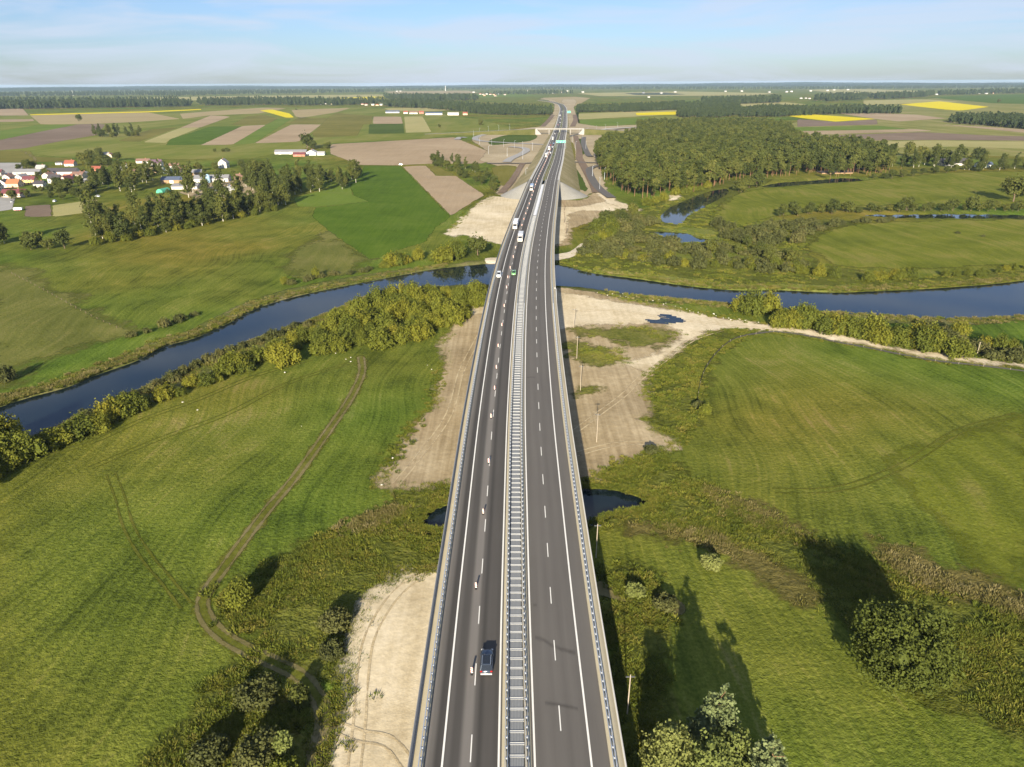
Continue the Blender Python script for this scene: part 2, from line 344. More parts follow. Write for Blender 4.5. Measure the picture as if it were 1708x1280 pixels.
zone('sedge.002', [(1060, 868), (1140, 880), (1230, 905), (1300, 950), (1360, 1000), (1330, 1005), (1250, 945), (1150, 905), (1060, 885)], M_RUST, 3, 'brown sedge strip below the dark pool', 2)
zone('scrub', [(1000, 960), (1060, 930), (1100, 1000), (1110, 1100), (1100, 1300), (1040, 1300), (1020, 1100)], M_ROUGH, 1, 'weedy ground beside the bridge shadow', 2)
zone('scrub.001', [(330, 1140), (420, 1120), (500, 1150), (525, 1200), (520, 1330), (250, 1330), (280, 1230)], M_ROUGH, 1, 'dark weeds at the lower left edge of the meadow', 2)
# meadow patches
zone('meadow_patch', [(475, 425), (551, 388), (616, 432), (600, 450), (520, 465), (470, 448)], M_PALE, 1, 'greyish dry meadow corner beside the bright green field')
zone('meadow_patch.001', [(-20, 445), (60, 455), (200, 540), (190, 560), (80, 600), (-20, 640)], M_PALE, 1, 'greyish fenced meadow at the left edge', 2)
zone('meadow_patch.004', [(1500, 770), (1650, 720), (1720, 700), (1720, 960), (1620, 930)], M_MOWN, 1, 'pale mown swathes at the right edge of the meadow', 2)
zone('hay_meadow', [(1195, 350), (1230, 325), (1290, 312), (1380, 306), (1480, 298), (1560, 290), (1720, 286), (1800, 300), (1800, 345), (1720, 342), (1600, 340), (1480, 342), (1330, 356), (1250, 372), (1200, 372)], M_MOWN, 1, 'light green hay meadow bounded by hedges', 2)
zone('hay_meadow.001', [(1350, 405), (1390, 382), (1480, 370), (1600, 368), (1720, 366), (1800, 380), (1800, 430), (1720, 440), (1560, 450), (1430, 445), (1370, 435)], M_MOWN, 1, 'light green hay meadow above the right river bend', 2)
zone('bright_field', [(609, 277), (668, 277), (751, 362), (722, 384), (712, 402), (627, 430), (616, 432), (551, 387), (521, 362), (526, 347), (616, 337), (589, 326), (584, 309)], M_LUSH, 2, 'vivid green crop field left of the motorway')
zone('paddock', [(491, 330), (541, 317), (584, 307), (589, 326), (616, 336), (526, 346), (496, 345)], M_LGREEN, 1, 'pale green paddock beside the birch belt')
# bare ground
zone('sand_heap', [(728, 950), (667, 951), (655, 964), (627, 979), (612, 994), (597, 1017), (592, 1039), (579, 1062), (575, 1090), (569, 1111), (567, 1161), (557, 1199), (550, 1224), (534, 1280), (515, 1360), (900, 1360), (900, 950)], M_SAND, 4, 'pale wheel-rutted sand yard under the near bridge', 2)
zone('bare_earth', [(815, 485), (790, 500), (762, 536), (752, 549), (731, 571), (738, 589), (745, 601), (727, 639), (725, 674), (702, 695), (684, 718), (660, 765), (645, 780), (625, 813), (667, 821), (708, 815), (748, 811), (900, 805), (900, 485)], M_EARTH, 3, 'brown bare earth strip left of the bridge', 2)
zone('sand_bank', [(818, 480), (792, 494), (772, 518), (768, 530), (800, 524), (860, 520), (860, 480)], M_SAND, 5, 'light sand on the river bank left of the bridge', 2)
zone('building_sand', [(900, 478), (945, 482), (1000, 490), (1060, 504), (1100, 507), (1150, 519), (1210, 531), (1280, 540), (1330, 547), (1400, 560), (1480, 577), (1560, 586), (1640, 598), (1708, 606), (1800, 618), (1800, 630), (1708, 615), (1640, 608), (1560, 600), (1500, 589), (1440, 577), (1390, 569),
     (1300, 553), (1260, 550), (1210, 550), (1180, 556), (1150, 575), (1120, 597), (1095, 620), (1080, 640), (1078, 655), (1091, 673), (1088, 693), (1061, 700), (1088, 716), (1116, 730), (1138, 738), (1136, 746), (1096, 753), (1061, 768), (1046, 781), (1025, 780), (1018, 796), (978, 800), (890, 805)], M_EARTH, 3, 'sandy building ground right of the bridge')
zone('haul_road', [(900, 486), (945, 490), (1000, 500), (1060, 510), (1150, 521), (1210, 532), (1280, 541), (1400, 561), (1480, 578), (1560, 587), (1640, 599), (1708, 607), (1800, 618), (1800, 628), (1708, 613), (1560, 598), (1440, 575), (1390, 568), (1300, 552), (1210, 549),
     (1180, 554), (1150, 573), (1118, 595), (1092, 618), (1070, 620), (1045, 606), (1075, 597), (1100, 588), (1135, 556), (1110, 541), (1040, 541), (950, 545), (900, 560)], M_SAND, 5, 'pale sand haul road curving to the right', 2)
zone('grass_island', [(956, 549), (985, 548), (1050, 550), (1100, 548), (1122, 555), (1108, 572), (1088, 583), (1062, 581), (1030, 569), (1000, 561), (958, 558)], M_ISLE, 6, 'patchy green island inside the sandy ground', 2)
zone('grass_island.001', [(940, 580), (965, 570), (1000, 581), (1030, 590), (1038, 602), (1012, 609), (985, 610), (957, 604)], M_ISLE, 6, 'weedy mound beside the bridge shadow', 2)
zone('grass_island.002', [(962, 650), (985, 646), (1000, 652), (985, 662), (965, 660)], M_ISLE, 6, 'small grass spot at a pole foot', 2)
zone('scrub_verge', [(1090, 640), (1130, 600), (1165, 565), (1200, 553), (1260, 553), (1200, 590), (1175, 640), (1165, 690), (1150, 720), (1120, 725), (1100, 700), (1095, 670)], M_ROUGH, 2, 'rough weeds between the haul road and the fenced meadow', 2)
pud = sdf(smooth(G([(1082, 533), (1100, 527), (1118, 528), (1140, 537), (1112, 541), (1085, 539)]), 3, True))
sheet('puddle', pud, M_WATER, 0, .3, .36, 'brownish rain puddle on the haul road')
zone('sand_yard', [(744, 392), (761, 373), (782, 353), (810, 332), (824, 328), (860, 332), (905, 332), (905, 405), (823, 405), (778, 393), (760, 396)], M_SAND, 3, 'bright sand yard beyond the river left of the bridge', 2)
zone('sand_yard.001', [(905, 330), (936, 334), (974, 334), (993, 320), (1014, 332), (1065, 349), (1062, 355), (1016, 354), (993, 366), (978, 373), (957, 380), (952, 395), (953, 406), (930, 411), (905, 411)], M_EARTH, 3, 'sandy yard beyond the river right of the bridge', 2)
zone('sand_yard.002', [(905, 348), (970, 346), (1014, 336), (1065, 350), (1060, 354), (1000, 352), (950, 356), (945, 400), (905, 405)], M_SAND, 5, 'light sand strip under the far bridge span', 2)
zone('riprap', [(979, 408), (958, 429), (931, 435), (890, 436), (890, 427), (931, 425), (950, 422), (970, 406)], M_STONE, 6, 'white stone slope on the right river bank')
zone('riprap.001', [(808, 431), (890, 428), (890, 437), (810, 438)], M_STONE, 6, 'white stone slope on the left river bank')
zone('sand_pit', [(1116, 325), (1125, 322), (1138, 330), (1128, 334), (1117, 335)], M_SAND, 4, 'small sand pit by the backwater')
# dirt track in the left meadow: two ruts
trk = smooth(G([(522, 1340), (540, 1200), (520, 1150), (490, 1122), (440, 1098), (385, 1070), (352, 1042), (338, 1012), (345, 985), (372, 948), (410, 898), (450, 845), (490, 798), (530, 745), (562, 700), (590, 655), (604, 622), (602, 596)]), 5)
ld = linedist(trk, pad=20)
TRK = [(522, 1340), (540, 1200), (520, 1150), (490, 1122), (440, 1098), (385, 1070), (352, 1042), (338, 1012), (345, 985), (372, 948), (410, 898), (450, 845), (490, 798), (530, 745), (562, 700), (590, 655), (604, 622), (602, 596)]
sheet('track_verge', 1.6 - ld, M_TRKV, 4, 2.0, None, 'worn thin grass along the dirt track')
ta = sdf(G([(500, 1330), (515, 1250), (535, 1190), (560, 1185), (552, 1230), (530, 1290), (525, 1330)]))
sheet('dirt_track.001', ta, M_DIRT, 6, 3, None, 'brown track mouth beside the sand yard')
ld2 = linedist(smooth(G([(1000, 982), (1040, 990), (1085, 1000), (1125, 1012)]), 4), pad=20)
sheet('dirt_track.002', 2.2 - ld2, M_DIRT, 5, 2.0, None, 'short muddy track right of the bridge')
RIB = [0]
def ribbon(name, pts, wdt, mat, lab, z0=.25, sm=6, zs=None, off=0.0, lay=8.0):
    pl = smooth(G(pts), sm); t = np.gradient(pl, axis=0); t /= np.linalg.norm(t, axis=1)[:, None]; nn = np.stack([t[:, 1], -t[:, 0]], 1); pl = pl + nn * off
    RIB[0] += 1; z = (hbump(pl[:, 0], pl[:, 1]) + lay * (.012 + 5e-5 * np.hypot(pl[:, 0], pl[:, 1])) + .002 * (RIB[0] % 12) if z0 < .6 else np.full(len(pl), z0 + .01 * RIB[0])) if zs is None else np.interp(np.linspace(0, 1, len(pl)), np.linspace(0, 1, len(zs)), zs)
    v = np.zeros((len(pl), 3, 3)); v[:, 0, :2] = pl - nn * wdt / 2; v[:, 1, :2] = pl; v[:, 2, :2] = pl + nn * wdt / 2; v[:, :, 2] = z[:, None]
    i = np.arange(len(pl) * 3).reshape(-1, 3); f = np.concatenate([np.stack([i[:-1, k], i[:-1, k + 1], i[1:, k + 1], i[1:, k]], -1) for k in (0, 1)])
    return props(link(name, mesh_np(name, v.reshape(-1, 3), f, mat, False, {'d': np.tile([0, wdt / 2, 0], len(pl))})), label=lab, kind='structure')
M_RUT = ground_mat('pressed_grass', grad((.06, .07, .011), (.092, .10, .015), (.14, .13, .03)), .05, .2, 1.2, .6, .15, edge=(.12, .42), finek=.5)
for k, pts in enumerate([[(185, 790), (200, 830), (215, 880), (245, 930), (275, 965), (310, 1010)], [(20, 760), (130, 745), (240, 700), (330, 668), (430, 625), (520, 600)], [(150, 780), (260, 735), (380, 690), (480, 640), (590, 605)],
                         [(1290, 820), (1400, 815), (1500, 780), (1600, 720), (1700, 690)], [(1480, 1030), (1560, 1100), (1700, 1180)]]):
    for o_ in (-1.0, 1.0): ribbon('tyre_rut', pts, .6, M_RUT, 'faint wheel rut pressed into the meadow grass', .33, off=o_, lay=2.5)
for o_ in (-1.0, 1.0): ribbon('dirt_track', TRK, .9, M_DIRT, 'sandy wheel rut of the track curving through the left meadow', .40, off=o_, lay=6.0)
for k, pts in enumerate([[(700, 960), (668, 985), (640, 1020), (615, 1070), (605, 1130), (600, 1200), (590, 1290)], [(566, 1215), (600, 1228), (650, 1240), (690, 1290)],
                         [(960, 720), (1000, 690), (1040, 660), (1070, 630), (1110, 600), (1160, 565), (1230, 545)], [(955, 760), (1010, 745), (1060, 740), (1110, 742)], [(950, 520), (1020, 518), (1100, 530), (1200, 541), (1330, 553)], [(800, 560), (770, 620), (750, 690), (700, 760), (660, 810)]]):
    for o_ in (-.95, .95): ribbon('sand_rut', pts, .45, M_SRUT, 'wheel rut pressed into the sandy ground', .42, off=o_, lay=7.0)
# ---- fields on the far side, left
FL = [('far_meadow', M_LGREEN2, [(-80, 200), (60, 190), (300, 182), (560, 178), (700, 185), (800, 200), (860, 214), (790, 228), (740, 229), (551, 240), (500, 250), (420, 264), (300, 266), (120, 264), (60, 258), (-80, 262)], 'light green and straw meadows behind the village'),
 ('far_meadow', M_LGREEN2, [(965, 188), (1130, 182), (1140, 200), (1060, 210), (970, 213)], 'light meadow right of the motorway beyond the overpass'),
 ('far_meadow', M_STRAW2, [(1320, 206), (1440, 178), (1560, 164), (1820, 168), (1820, 262), (1700, 262), (1560, 258), (1490, 262), (1420, 248), (1330, 238)], 'pale strip fields on the right plain'),
 ('ploughed_strip', M_BROWN, [(-60, 238), (0, 234), (63, 221), (121, 208), (161, 207), (176, 208), (161, 226), (101, 236), (40, 248), (-60, 256)], 'long dark ploughed strip behind the village'),
 ('stubble_field', M_STUB, [(50, 193), (247, 188), (302, 199), (227, 204), (161, 207), (68, 208)], 'tan stubble field on the left rise'),
 ('mustard_strip', M_YELLOW, [(50, 191.3), (247, 186.3), (335, 182.4), (336, 184), (247, 188), (50, 193)], 'thin yellow strip along the stubble field'),
 ('green_field', M_LGREEN, [(-60, 223), (0, 219), (63, 209), (131, 208), (63, 221), (0, 234), (-60, 240)], 'green wedge at the left edge'),
 ('tan_field', M_TAN, [(-60, 182), (38, 181.7), (48, 193), (-60, 194)], 'tan field at the far left'),
 ('tan_field.001', M_TAN, [(-60, 201), (55, 199), (58, 203), (-60, 205)], 'narrow tan field at the left edge'),
 ('maize_field', M_CORN, [(196, 236), (252, 216), (297, 213), (232, 237)], 'ripe maize wedge beside the round copse'),
 ('straw_field', M_STRAW, [(237, 238), (300, 214), (335, 213), (284, 233), (277, 239)], 'pale straw strip beside the maize wedge'),
 ('tan_field.002', M_TAN, [(300, 214), (352, 193), (385, 195), (335, 213)], 'tan strip climbing the left rise'),
 ('green_field.001', M_LUSH, [(284, 233), (350, 212), (403, 211), (337, 242), (277, 243)], 'bright green strip in the left fields'),
 ('tan_field.003', M_TAN, [(335, 242.6), (405, 210.6), (445, 208.6), (388, 242)], 'pinkish ploughed strip left of the green strip'),
 ('green_field.002', M_LGREEN, [(388, 242), (423, 239.6), (486, 199), (465, 198), (445, 208)], 'green strip between two ploughed strips'),
 ('tan_field.004', M_TAN, [(424, 239.6), (486, 208), (536, 208), (498, 237)], 'ploughed strip above the white farmhouse'),
 ('maize_field.001', M_CORN, [(523, 228), (521, 223), (548, 196), (561, 189), (622, 194), (619, 207), (606, 208), (596, 227), (531, 230)], 'large maize block left of the motorway'),
 ('tan_field.005', M_TAN, [(623, 195), (669, 195), (672, 207), (622, 207)], 'small rectangular ploughed field'),
 ('green_field.003', M_DGREEN, [(616, 208), (673, 207), (674, 223), (615, 224)], 'dark green rectangular crop field'),
 ('maize_field.002', M_CORN, [(385, 209), (412, 195), (440, 192), (463, 198), (445, 208)], 'maize strip on the left rise'),
 ('mustard_field', M_YELLOW, [(433, 185), (453, 183), (483, 190), (491, 197), (478, 197), (450, 189)], 'small bright yellow field on the rise'),
 ('maize_field.003', M_CORN, [(481, 207), (496, 198), (548, 197), (536, 207)], 'narrow maize strip on the rise'),
 ('tan_field.006', M_STUB, [(486, 184), (586, 180.4), (561, 188), (503, 197), (493, 195)], 'tan hill-top field'),
 ('straw_field.001', M_STRAW, [(674, 195), (705, 195), (720, 221), (677, 222)], 'pale green strip plots beside the farm'),
 ('tan_field.007', M_STUB, [(300, 190), (440, 180), (480, 181), (430, 190), (350, 193), (305, 199)], 'stubble ground on the left rise'),
 ('big_tan_field', M_TAN, [(551, 241), (629, 237), (757, 229.5), (790, 243), (835, 262), (803, 273.6), (722, 273.6), (669, 276), (601, 276), (551, 257)], 'wide pale ploughed field left of the interchange'),
 ('tan_field.008', M_TAN, [(672, 278.6), (710, 277), (727, 294), (760, 294), (808, 326), (752, 360)], 'long ploughed field beside the vivid green crop'),
 ('fallow_field', M_CORN, [(711, 277), (728, 277), (760, 293), (728, 293)], 'small fallow patch beside the ploughed field'),
 ('garden_plot', M_BROWN, [(43, 344), (84, 342), (86, 361), (41, 363)], 'dark ploughed garden plot below the village'),
 ('garden_plot.001', M_STRAW, [(88, 343), (162, 332), (164, 353), (88, 362)], 'pale mown plot beside the garden plot'),
 ('yard', M_GRAVEL, [(-40, 272), (37, 272), (38, 290), (-40, 300)], 'grey yard at the left edge of the village'),
 ('yard.001', M_GRAVEL, [(-40, 330), (26, 328), (20, 350), (-40, 358)], 'paved farmyard at the left edge'),
 ('yard.002', M_EARTH, [(300, 322), (330, 306), (420, 300), (440, 320), (400, 330), (330, 333)], 'bare farmyard around the grey barn'),
 ('wheat_field', M_CORN, [(-40, 252), (50, 252), (58, 262), (120, 264), (120, 270), (-40, 272)], 'yellowish field behind the village'),
 ('lane', M_DIRT, [(30, 250), (40, 252), (58, 262), (66, 272), (61, 272), (52, 263), (38, 254)], 'sandy lane leading into the village'),
# right
 ('mustard_field.001', M_YELLOW, [(1314, 194), (1348, 191), (1462, 199), (1394, 203.5), (1340, 198)], 'yellow mustard field behind the pine forest'),
 ('mustard_field.002', M_YELLOW, [(1500, 175), (1567, 169.6), (1650, 179), (1601, 185.4), (1572, 183)], 'large yellow mustard field at the upper right'),
 ('green_field.004', M_LUSH, [(1548, 163), (1654, 159), (1800, 157), (1800, 176), (1654, 172.7)], 'green slope at the upper right'),
 ('straw_field.002', M_STRAW, [(1440, 168), (1540, 166), (1600, 170), (1500, 174), (1440, 176)], 'pale field left of the mustard field'),
 ('tan_field.009', M_TAN, [(1394, 189), (1455, 189), (1530, 192), (1578, 198), (1500, 203), (1462, 199)], 'tan field between two woods'),
 ('tan_field.010', M_BROWN, [(1330, 199), (1394, 204), (1462, 200), (1464, 208), (1330, 212)], 'greyish ploughed strip by the mustard'),
 ('green_field.005', M_LGREEN, [(1320, 213), (1466, 210), (1520, 216), (1330, 219)], 'light green strip on the right'),
 ('tan_field.011', M_TAN, [(1320, 219.5), (1528, 216), (1560, 219), (1330, 226)], 'tan strip on the right'),
 ('ploughed_strip.001', M_BROWN, [(1365, 227), (1538, 221), (1665, 227), (1800, 230), (1800, 236), (1560, 234), (1400, 235)], 'brown ploughed strip across the right fields'),
 ('straw_field.003', M_STRAW, [(1450, 237), (1560, 235), (1800, 238), (1800, 252), (1600, 245), (1480, 247)], 'pale green-yellow strip behind the right hedge trees'),
 ('tan_field.012', M_TAN, [(1560, 207), (1720, 217), (1720, 223), (1590, 210)], 'pinkish strip below the right wood'),
 ('straw_field.004', M_STRAW, [(965, 190), (1130, 184), (1136, 191), (965, 200)], 'pale strip field right of the motorway'),
 ('green_field.006', M_LGREEN, [(966, 200), (1085, 197), (1075, 207), (968, 212)], 'green field right of the motorway'),
 ('mustard_field.003', M_YELLOW, [(1060, 189), (1130, 186.5), (1127, 192), (1062, 193)], 'faint yellow strip right of the motorway'),
 ('tan_field.013', M_STUB, [(905, 163.5), (960, 162), (985, 164), (960, 178), (945, 178)], 'reddish bare ground at the motorway bend'),
 ('tan_field.014', M_TAN, [(995, 226), (1060, 219), (1065, 228), (1005, 236)], 'bare ground beside the right ramp'),
 ('mustard_field.004', M_YELLOW, [(560, 164), (640, 161), (640, 166), (600, 167)], 'yellowish far field by white houses'),
 ('straw_field.005', M_STRAW, [(200, 164), (430, 160), (640, 158), (640, 165), (430, 168), (230, 168)], 'pale distant fields on the left'),
 ('green_field.007', M_LGREEN, [(440, 165), (540, 163), (560, 168), (450, 170)], 'distant green field'),
 ('tan_field.015', M_STUB, [(640, 153), (780, 151.5), (800, 156), (660, 158)], 'distant tan ground left of the bend'),
 ('straw_field.006', M_STRAW, [(640, 181), (700, 180), (780, 183), (720, 186), (650, 185)], 'pale ground around the blue barns'),
 ('straw_field.007', M_STRAW, [(960, 156), (1130, 153), (1300, 156), (1250, 160), (1000, 161)], 'distant yellowish fields on the right'),
 ('mustard_field.005', M_YELLOW, [(1040, 156), (1110, 155), (1150, 158.5), (1060, 159)], 'distant yellow field right of the bend'),
 ('straw_field.008', M_STRAW, [(1230, 171), (1310, 171), (1350, 175), (1240, 178)], 'distant pale field between two woods'),
 ('straw_field.009', M_STRAW, [(1340, 150), (1440, 149), (1560, 153), (1400, 157)], 'distant pale field on the right'),
 ('green_field.008', M_LGREEN, [(780, 158), (880, 156), (900, 161), (800, 164)], 'distant green field left of the bend'),
]
for n, m, p, lab in FL: zone(n, p, m, .8 if n == 'far_meadow' else 4 if n.startswith('mustard') else 2.6, lab, margin=12)
# ------------------------------------------------------------------ motorway axis (median line), world coordinates
PX = np.array([[.3, -40], [.3, 20], [.35, 59], [.4, 90], [.55, 110], [1.0, 155], [1.6, 185], [4.4, 274], [6.6, 320], [11.9, 400], [18.9, 489], [27.8, 603], [47.4, 823], [74.5, 1156], [99.5, 1457], [157, 2205], [205, 2889], [221, 3323], [205, 3700], [150, 4100]])
def hermite(xk, yk, x):
    m = np.gradient(yk, xk); i = np.clip(np.searchsorted(xk, x) - 1, 0, len(xk) - 2); h = xk[i + 1] - xk[i]; t = (x - xk[i]) / h
    return (2 * t**3 - 3 * t**2 + 1) * yk[i] + (t**3 - 2 * t**2 + t) * h * m[i] + (-2 * t**3 + 3 * t**2) * yk[i + 1] + (t**3 - t**2) * h * m[i + 1]
def zdeck(Y): return hermite(np.array([-60, 60, 170, 280, 400, 620, 900, 1400, 2000, 4200.]), np.array([11.2, 12, 13.1, 13.7, 13.6, 12.6, 9.2, 4.2, 2.2, 2.0]), np.asarray(Y, float))
def axis(Y):
    Y = np.atleast_1d(np.asarray(Y, float)); x = hermite(PX[:, 1], PX[:, 0], Y); e = .5
    dx = (hermite(PX[:, 1], PX[:, 0], Y + e) - hermite(PX[:, 1], PX[:, 0], Y - e)) / (2 * e)
    n = np.stack([np.ones_like(dx), -dx], 1); n /= np.linalg.norm(n, axis=1)[:, None]
    return np.stack([x, Y, zdeck(Y)], 1), n
def on_road(Y, u, h=0.0):
    p, n = axis(Y); return np.array([p[0, 0] + n[0, 0] * u, p[0, 1] + n[0, 1] * u, p[0, 2] + h])
def heading(Y):
    _, n = axis(Y); return math.atan2(-n[0, 1], n[0, 0]) * -1   # rotation about z of a thing built along +y
def sweep(name, prof, Y0, Y1, step, mat, closed=False, smooth_=False, attr=True):
    """profile (u, h) points swept along the axis"""
    Ys = np.arange(Y0, Y1 + step * .5, step); p, n = axis(Ys); prof = np.asarray(prof, float); k = len(prof); N = len(Ys)
    v = np.zeros((N, k, 3)); v[:, :, :2] = p[:, None, :2] + n[:, None, :] * prof[None, :, 0:1]; v[:, :, 2] = p[:, 2:3] + prof[None, :, 1]
    i = np.arange(N * k).reshape(N, k)
    if closed: j = np.roll(i, -1, 1); f = np.stack([i[:-1], j[:-1], j[1:], i[1:]], -1).reshape(-1, 4)
    else: f = np.stack([i[:-1, :-1], i[:-1, 1:], i[1:, 1:], i[1:, :-1]], -1).reshape(-1, 4)
    return mesh_np(name, v.reshape(-1, 3), f, mat, smooth_, {'u': np.tile(prof[:, 0], N)} if attr else None)
def rect(u0, u1, h0, h1): return [(u0, h0), (u0, h1), (u1, h1), (u1, h0)]

def asphalt(name, base, bands, warm):
    m = NM(name); p = m.pos(); u = m.n('ShaderNodeMapRange', {'Value': m.attr('u'), 'From Min': -14.0, 'From Max': 14.0}).outputs[0]
    u = m.math('ADD', u, m.math('MULTIPLY', m.math('SUBTRACT', m.noise(m.mapping(p, 0, (.3, .01, 1)), 1, 2), .5), .004))
    c = m.ramp(u, [((x + 14) / 28, tuple(base[i] * k * (1 if i else warm) for i in range(3))) for x, k in bands], 'EASE')
    s = m.noise(m.mapping(p, 0, (1.3, .05, 1)), 1, 4, .6); q = m.noise(p, 5, 4, .7); b = m.noise(p, .06, 4, .6)
    k = m.math('ADD', m.math('MULTIPLY', m.math('ADD', m.math('ADD', s, m.math('MULTIPLY', b, .8)), m.math('MULTIPLY', q, .5)), .26), .70)
    c = m.mixc(1.0, c, m.n('ShaderNodeCombineXYZ', {0: k, 1: k, 2: k}).outputs[0], 'MULTIPLY')
    return m.done(m.bsdf(c, .85, normal=m.bump(q, .3, .02), spec=.25))
M_SITE = ground_mat('site_earth', grad((.24, .195, .12), (.34, .28, .18), (.45, .38, .265)), .008, .03, .4, .5, .2, edge=(.04, 3), finek=.2)
AB = (.110, .102, .092)
M_ASPH_L = asphalt('worn_asphalt', AB, [(-14, 1), (-11.8, 1.5), (-11.0, 1.05), (-10.3, .48), (-9.7, .52), (-9.0, .86), (-8.3, .60), (-7.6, .62), (-6.8, 1.45), (-6.1, 1.48), (-5.5, .75), (-4.9, .46), (-4.2, .68), (-3.4, .66), (-2.7, .58), (-2.1, .9), (14, 1)], 1.0)
M_ASPH_R = asphalt('new_asphalt', AB, [(-14, 1), (2, 1), (3.2, .98), (4.1, 1.08), (5.2, .98), (6.0, 1.05), (7.0, .92), (7.9, 1.02), (9.0, .94), (10.2, 1.0), (11.2, 1.06), (14, 1)], 1.0)
M_PAINT = plain('road_paint', (.72, .71, .66, 1), .6, noise=.12, nscale=.8)
M_CONC = plain('beige_concrete', (.44, .39, .27, 1), .85, noise=.14, nscale=.3)
M_CONCL = plain('light_concrete', (.56, .54, .48, 1), .85, noise=.10, nscale=.4)
M_CONCG = plain('grey_concrete', (.30, .29, .27, 1), .85, noise=.15, nscale=.3)
M_GALV = plain('galvanised_steel', (.52, .56, .62, 1), .45, .55, noise=.15, nscale=2)
M_GALVD = plain('dark_steel', (.16, .17, .18, 1), .5, .5)
M_GRATE = plain('steel_grating', (.30, .31, .31, 1), .55, .3, noise=.12, nscale=1.5)
M_WHITE = plain('white_metal', (.78, .79, .80, 1), .5, .0, noise=.06)
M_BLACK = plain('black_rubber', (.02, .02, .021, 1), .7)

M_CBAR = plain('pale_steel', (.44, .45, .45, 1), .55, .2, noise=.1)
YB0, YB1 = 20.0, 622.0                                    # bridge ends
bridge = empty('motorway_bridge', (0, 0, 0), label='long twin-deck concrete motorway bridge crossing the river valley', cat='bridge')
def part(name, me, **k): return props(link(name, me, bridge), **k)
for sgn, am, nm in ((-1, M_ASPH_L, 'darker worn asphalt of the left carriageway'), (1, M_ASPH_R, 'smooth grey-brown asphalt of the right carriageway')):
    a, b = (-11.75, -1.95) if sgn < 0 else (1.95, 11.8)
    us = np.linspace(a, b, 15)
    part('asphalt', sweep('asphalt', [(u, 0.0) for u in us], YB0, YB1, 3, am), label=nm)
    lo, hi = (-13.75, -1.05) if sgn < 0 else (1.05, 13.85)
    mid = (lo + hi) / 2
    part('girder', sweep('girder', [(lo, -.03), (lo, -.5), (lo + 2.2, -.75), (mid - 3.2, -3.0), (mid + 3.2, -3.0), (hi - 2.2, -.75), (hi, -.5), (hi, -.03)], YB0, YB1, 6, M_CONCG, True))
    # kerbs and walkways
    o0, o1 = (-13.2, -11.78) if sgn < 0 else (11.83, 13.6)
    part('walkway', sweep('walkway', rect(o0, o1, -.02, .14), YB0, YB1, 5, M_CONC, True))
    i0, i1 = (-1.93, -1.08) if sgn < 0 else (1.08, 1.93)
    part('kerb', sweep('kerb', rect(i0, i1, -.02, .13), YB0, YB1, 5, M_CONC, True))
    part('edge_beam', sweep('edge_beam', rect(-13.78, -13.22, -.6, .32) if sgn < 0 else rect(13.62, 13.86, -.6, .24), YB0, YB1, 5, M_CONCG if sgn < 0 else M_CONCL, True))
    for uu in ((-9.47, -2.3) if sgn < 0 else (2.3, 9.47)):
        wv = .13
        part('edge_line', sweep('edge_line', [(uu - wv, .006), (uu + wv, .006)], YB0, YB1, 3, M_PAINT))
    ud = -5.9 * -sgn if sgn > 0 else -5.9
    dm = None
    for Y in np.arange(28.5 if sgn > 0 else 24.0, YB1 - 4, 12.0):
        if dm is None: dm = mesh_np('lane_dash', [(-.075, 0, 0), (.075, 0, 0), (.075, 4, 0), (-.075, 4, 0)], [(0, 1, 2, 3)], M_PAINT)
        o = part('lane_dash', dm); o.location = on_road(Y, 5.9 * sgn, .009); o.rotation_euler = (math.atan2(float(zdeck(Y + 4) - zdeck(Y)), 4), 0, heading(Y + 2))
# dark joints across the decks
for Y in (112.0, 205.0, 330.0, 470.0):
    for a, b in ((-11.7, -2.0), (2.0, 11.7)):
        part('expansion_joint', mesh_np('expansion_joint', [on_road(Y - .09, a, .005), on_road(Y - .09, b, .005), on_road(Y + .09, b, .005), on_road(Y + .09, a, .005)], [(0, 1, 2, 3)], M_ASPH_L)) if False else None
m_ = NM('oil_stain'); p_ = m_.pos(); a_ = m_.n('ShaderNodeMapRange', {'Value': m_.math('ADD', m_.attr('d'), m_.math('MULTIPLY', m_.noise(p_, 1.2, 4, .7), .9)), 'From Min': .5, 'From Max': 1.2, 'To Max': .26}).outputs[0]
M_STAIN = m_.done(m_.n('ShaderNodeMixShader', {0: a_, 1: m_.n('ShaderNodeBsdfTransparent').outputs[0], 2: m_.bsdf((.022, .02, .019, 1), .7)}).outputs[0])
def stain(pts, wv, lab):
    v, d = [], []
    for Y, u in pts:
        for k, dd in ((-1, 0), (0, .6), (1, 0)): v.append(on_road(Y + k * wv, u, .004)); d.append(dd)
    n = len(pts); i = np.arange(n * 3).reshape(n, 3); f = np.concatenate([np.stack([i[:-1, k], i[:-1, k + 1], i[1:, k + 1], i[1:, k]], -1) for k in (0, 1)])
    part('stain', mesh_np('stain', np.array(v), f, M_STAIN, attrs={'d': d}), label=lab)
stain([(81, 3.0), (80.6, 4.2), (79.5, 5.5), (78.6, 7.0), (78, 9.0)], .7, 'dark smear across the right carriageway')
stain([(181, 2.6), (181.2, 4.2), (181, 5.2)], .6, 'faint smear on the right carriageway')
stain([(88.2, 2.9), (88.2, 3.2), (88.2, 3.5)], .45, 'round dark spot on the right carriageway')
stain([(69, 4), (68.6, 6), (68, 8.5)], .5, 'faint stain near the bottom of the right carriageway')
# handrail on the left edge
part('handrail', sweep('handrail', rect(-13.62, -13.36, .62, .72), YB0, YB1, 5, M_GALVD, True))
hp = MB().box(-.05, .05, -.05, .05, 0, .40).mesh('handrail_post', M_GALVD)
for Y in np.arange(YB0, 320, 3.0):
    o = part('handrail_post', hp); o.location = on_road(Y, -13.49, .30)
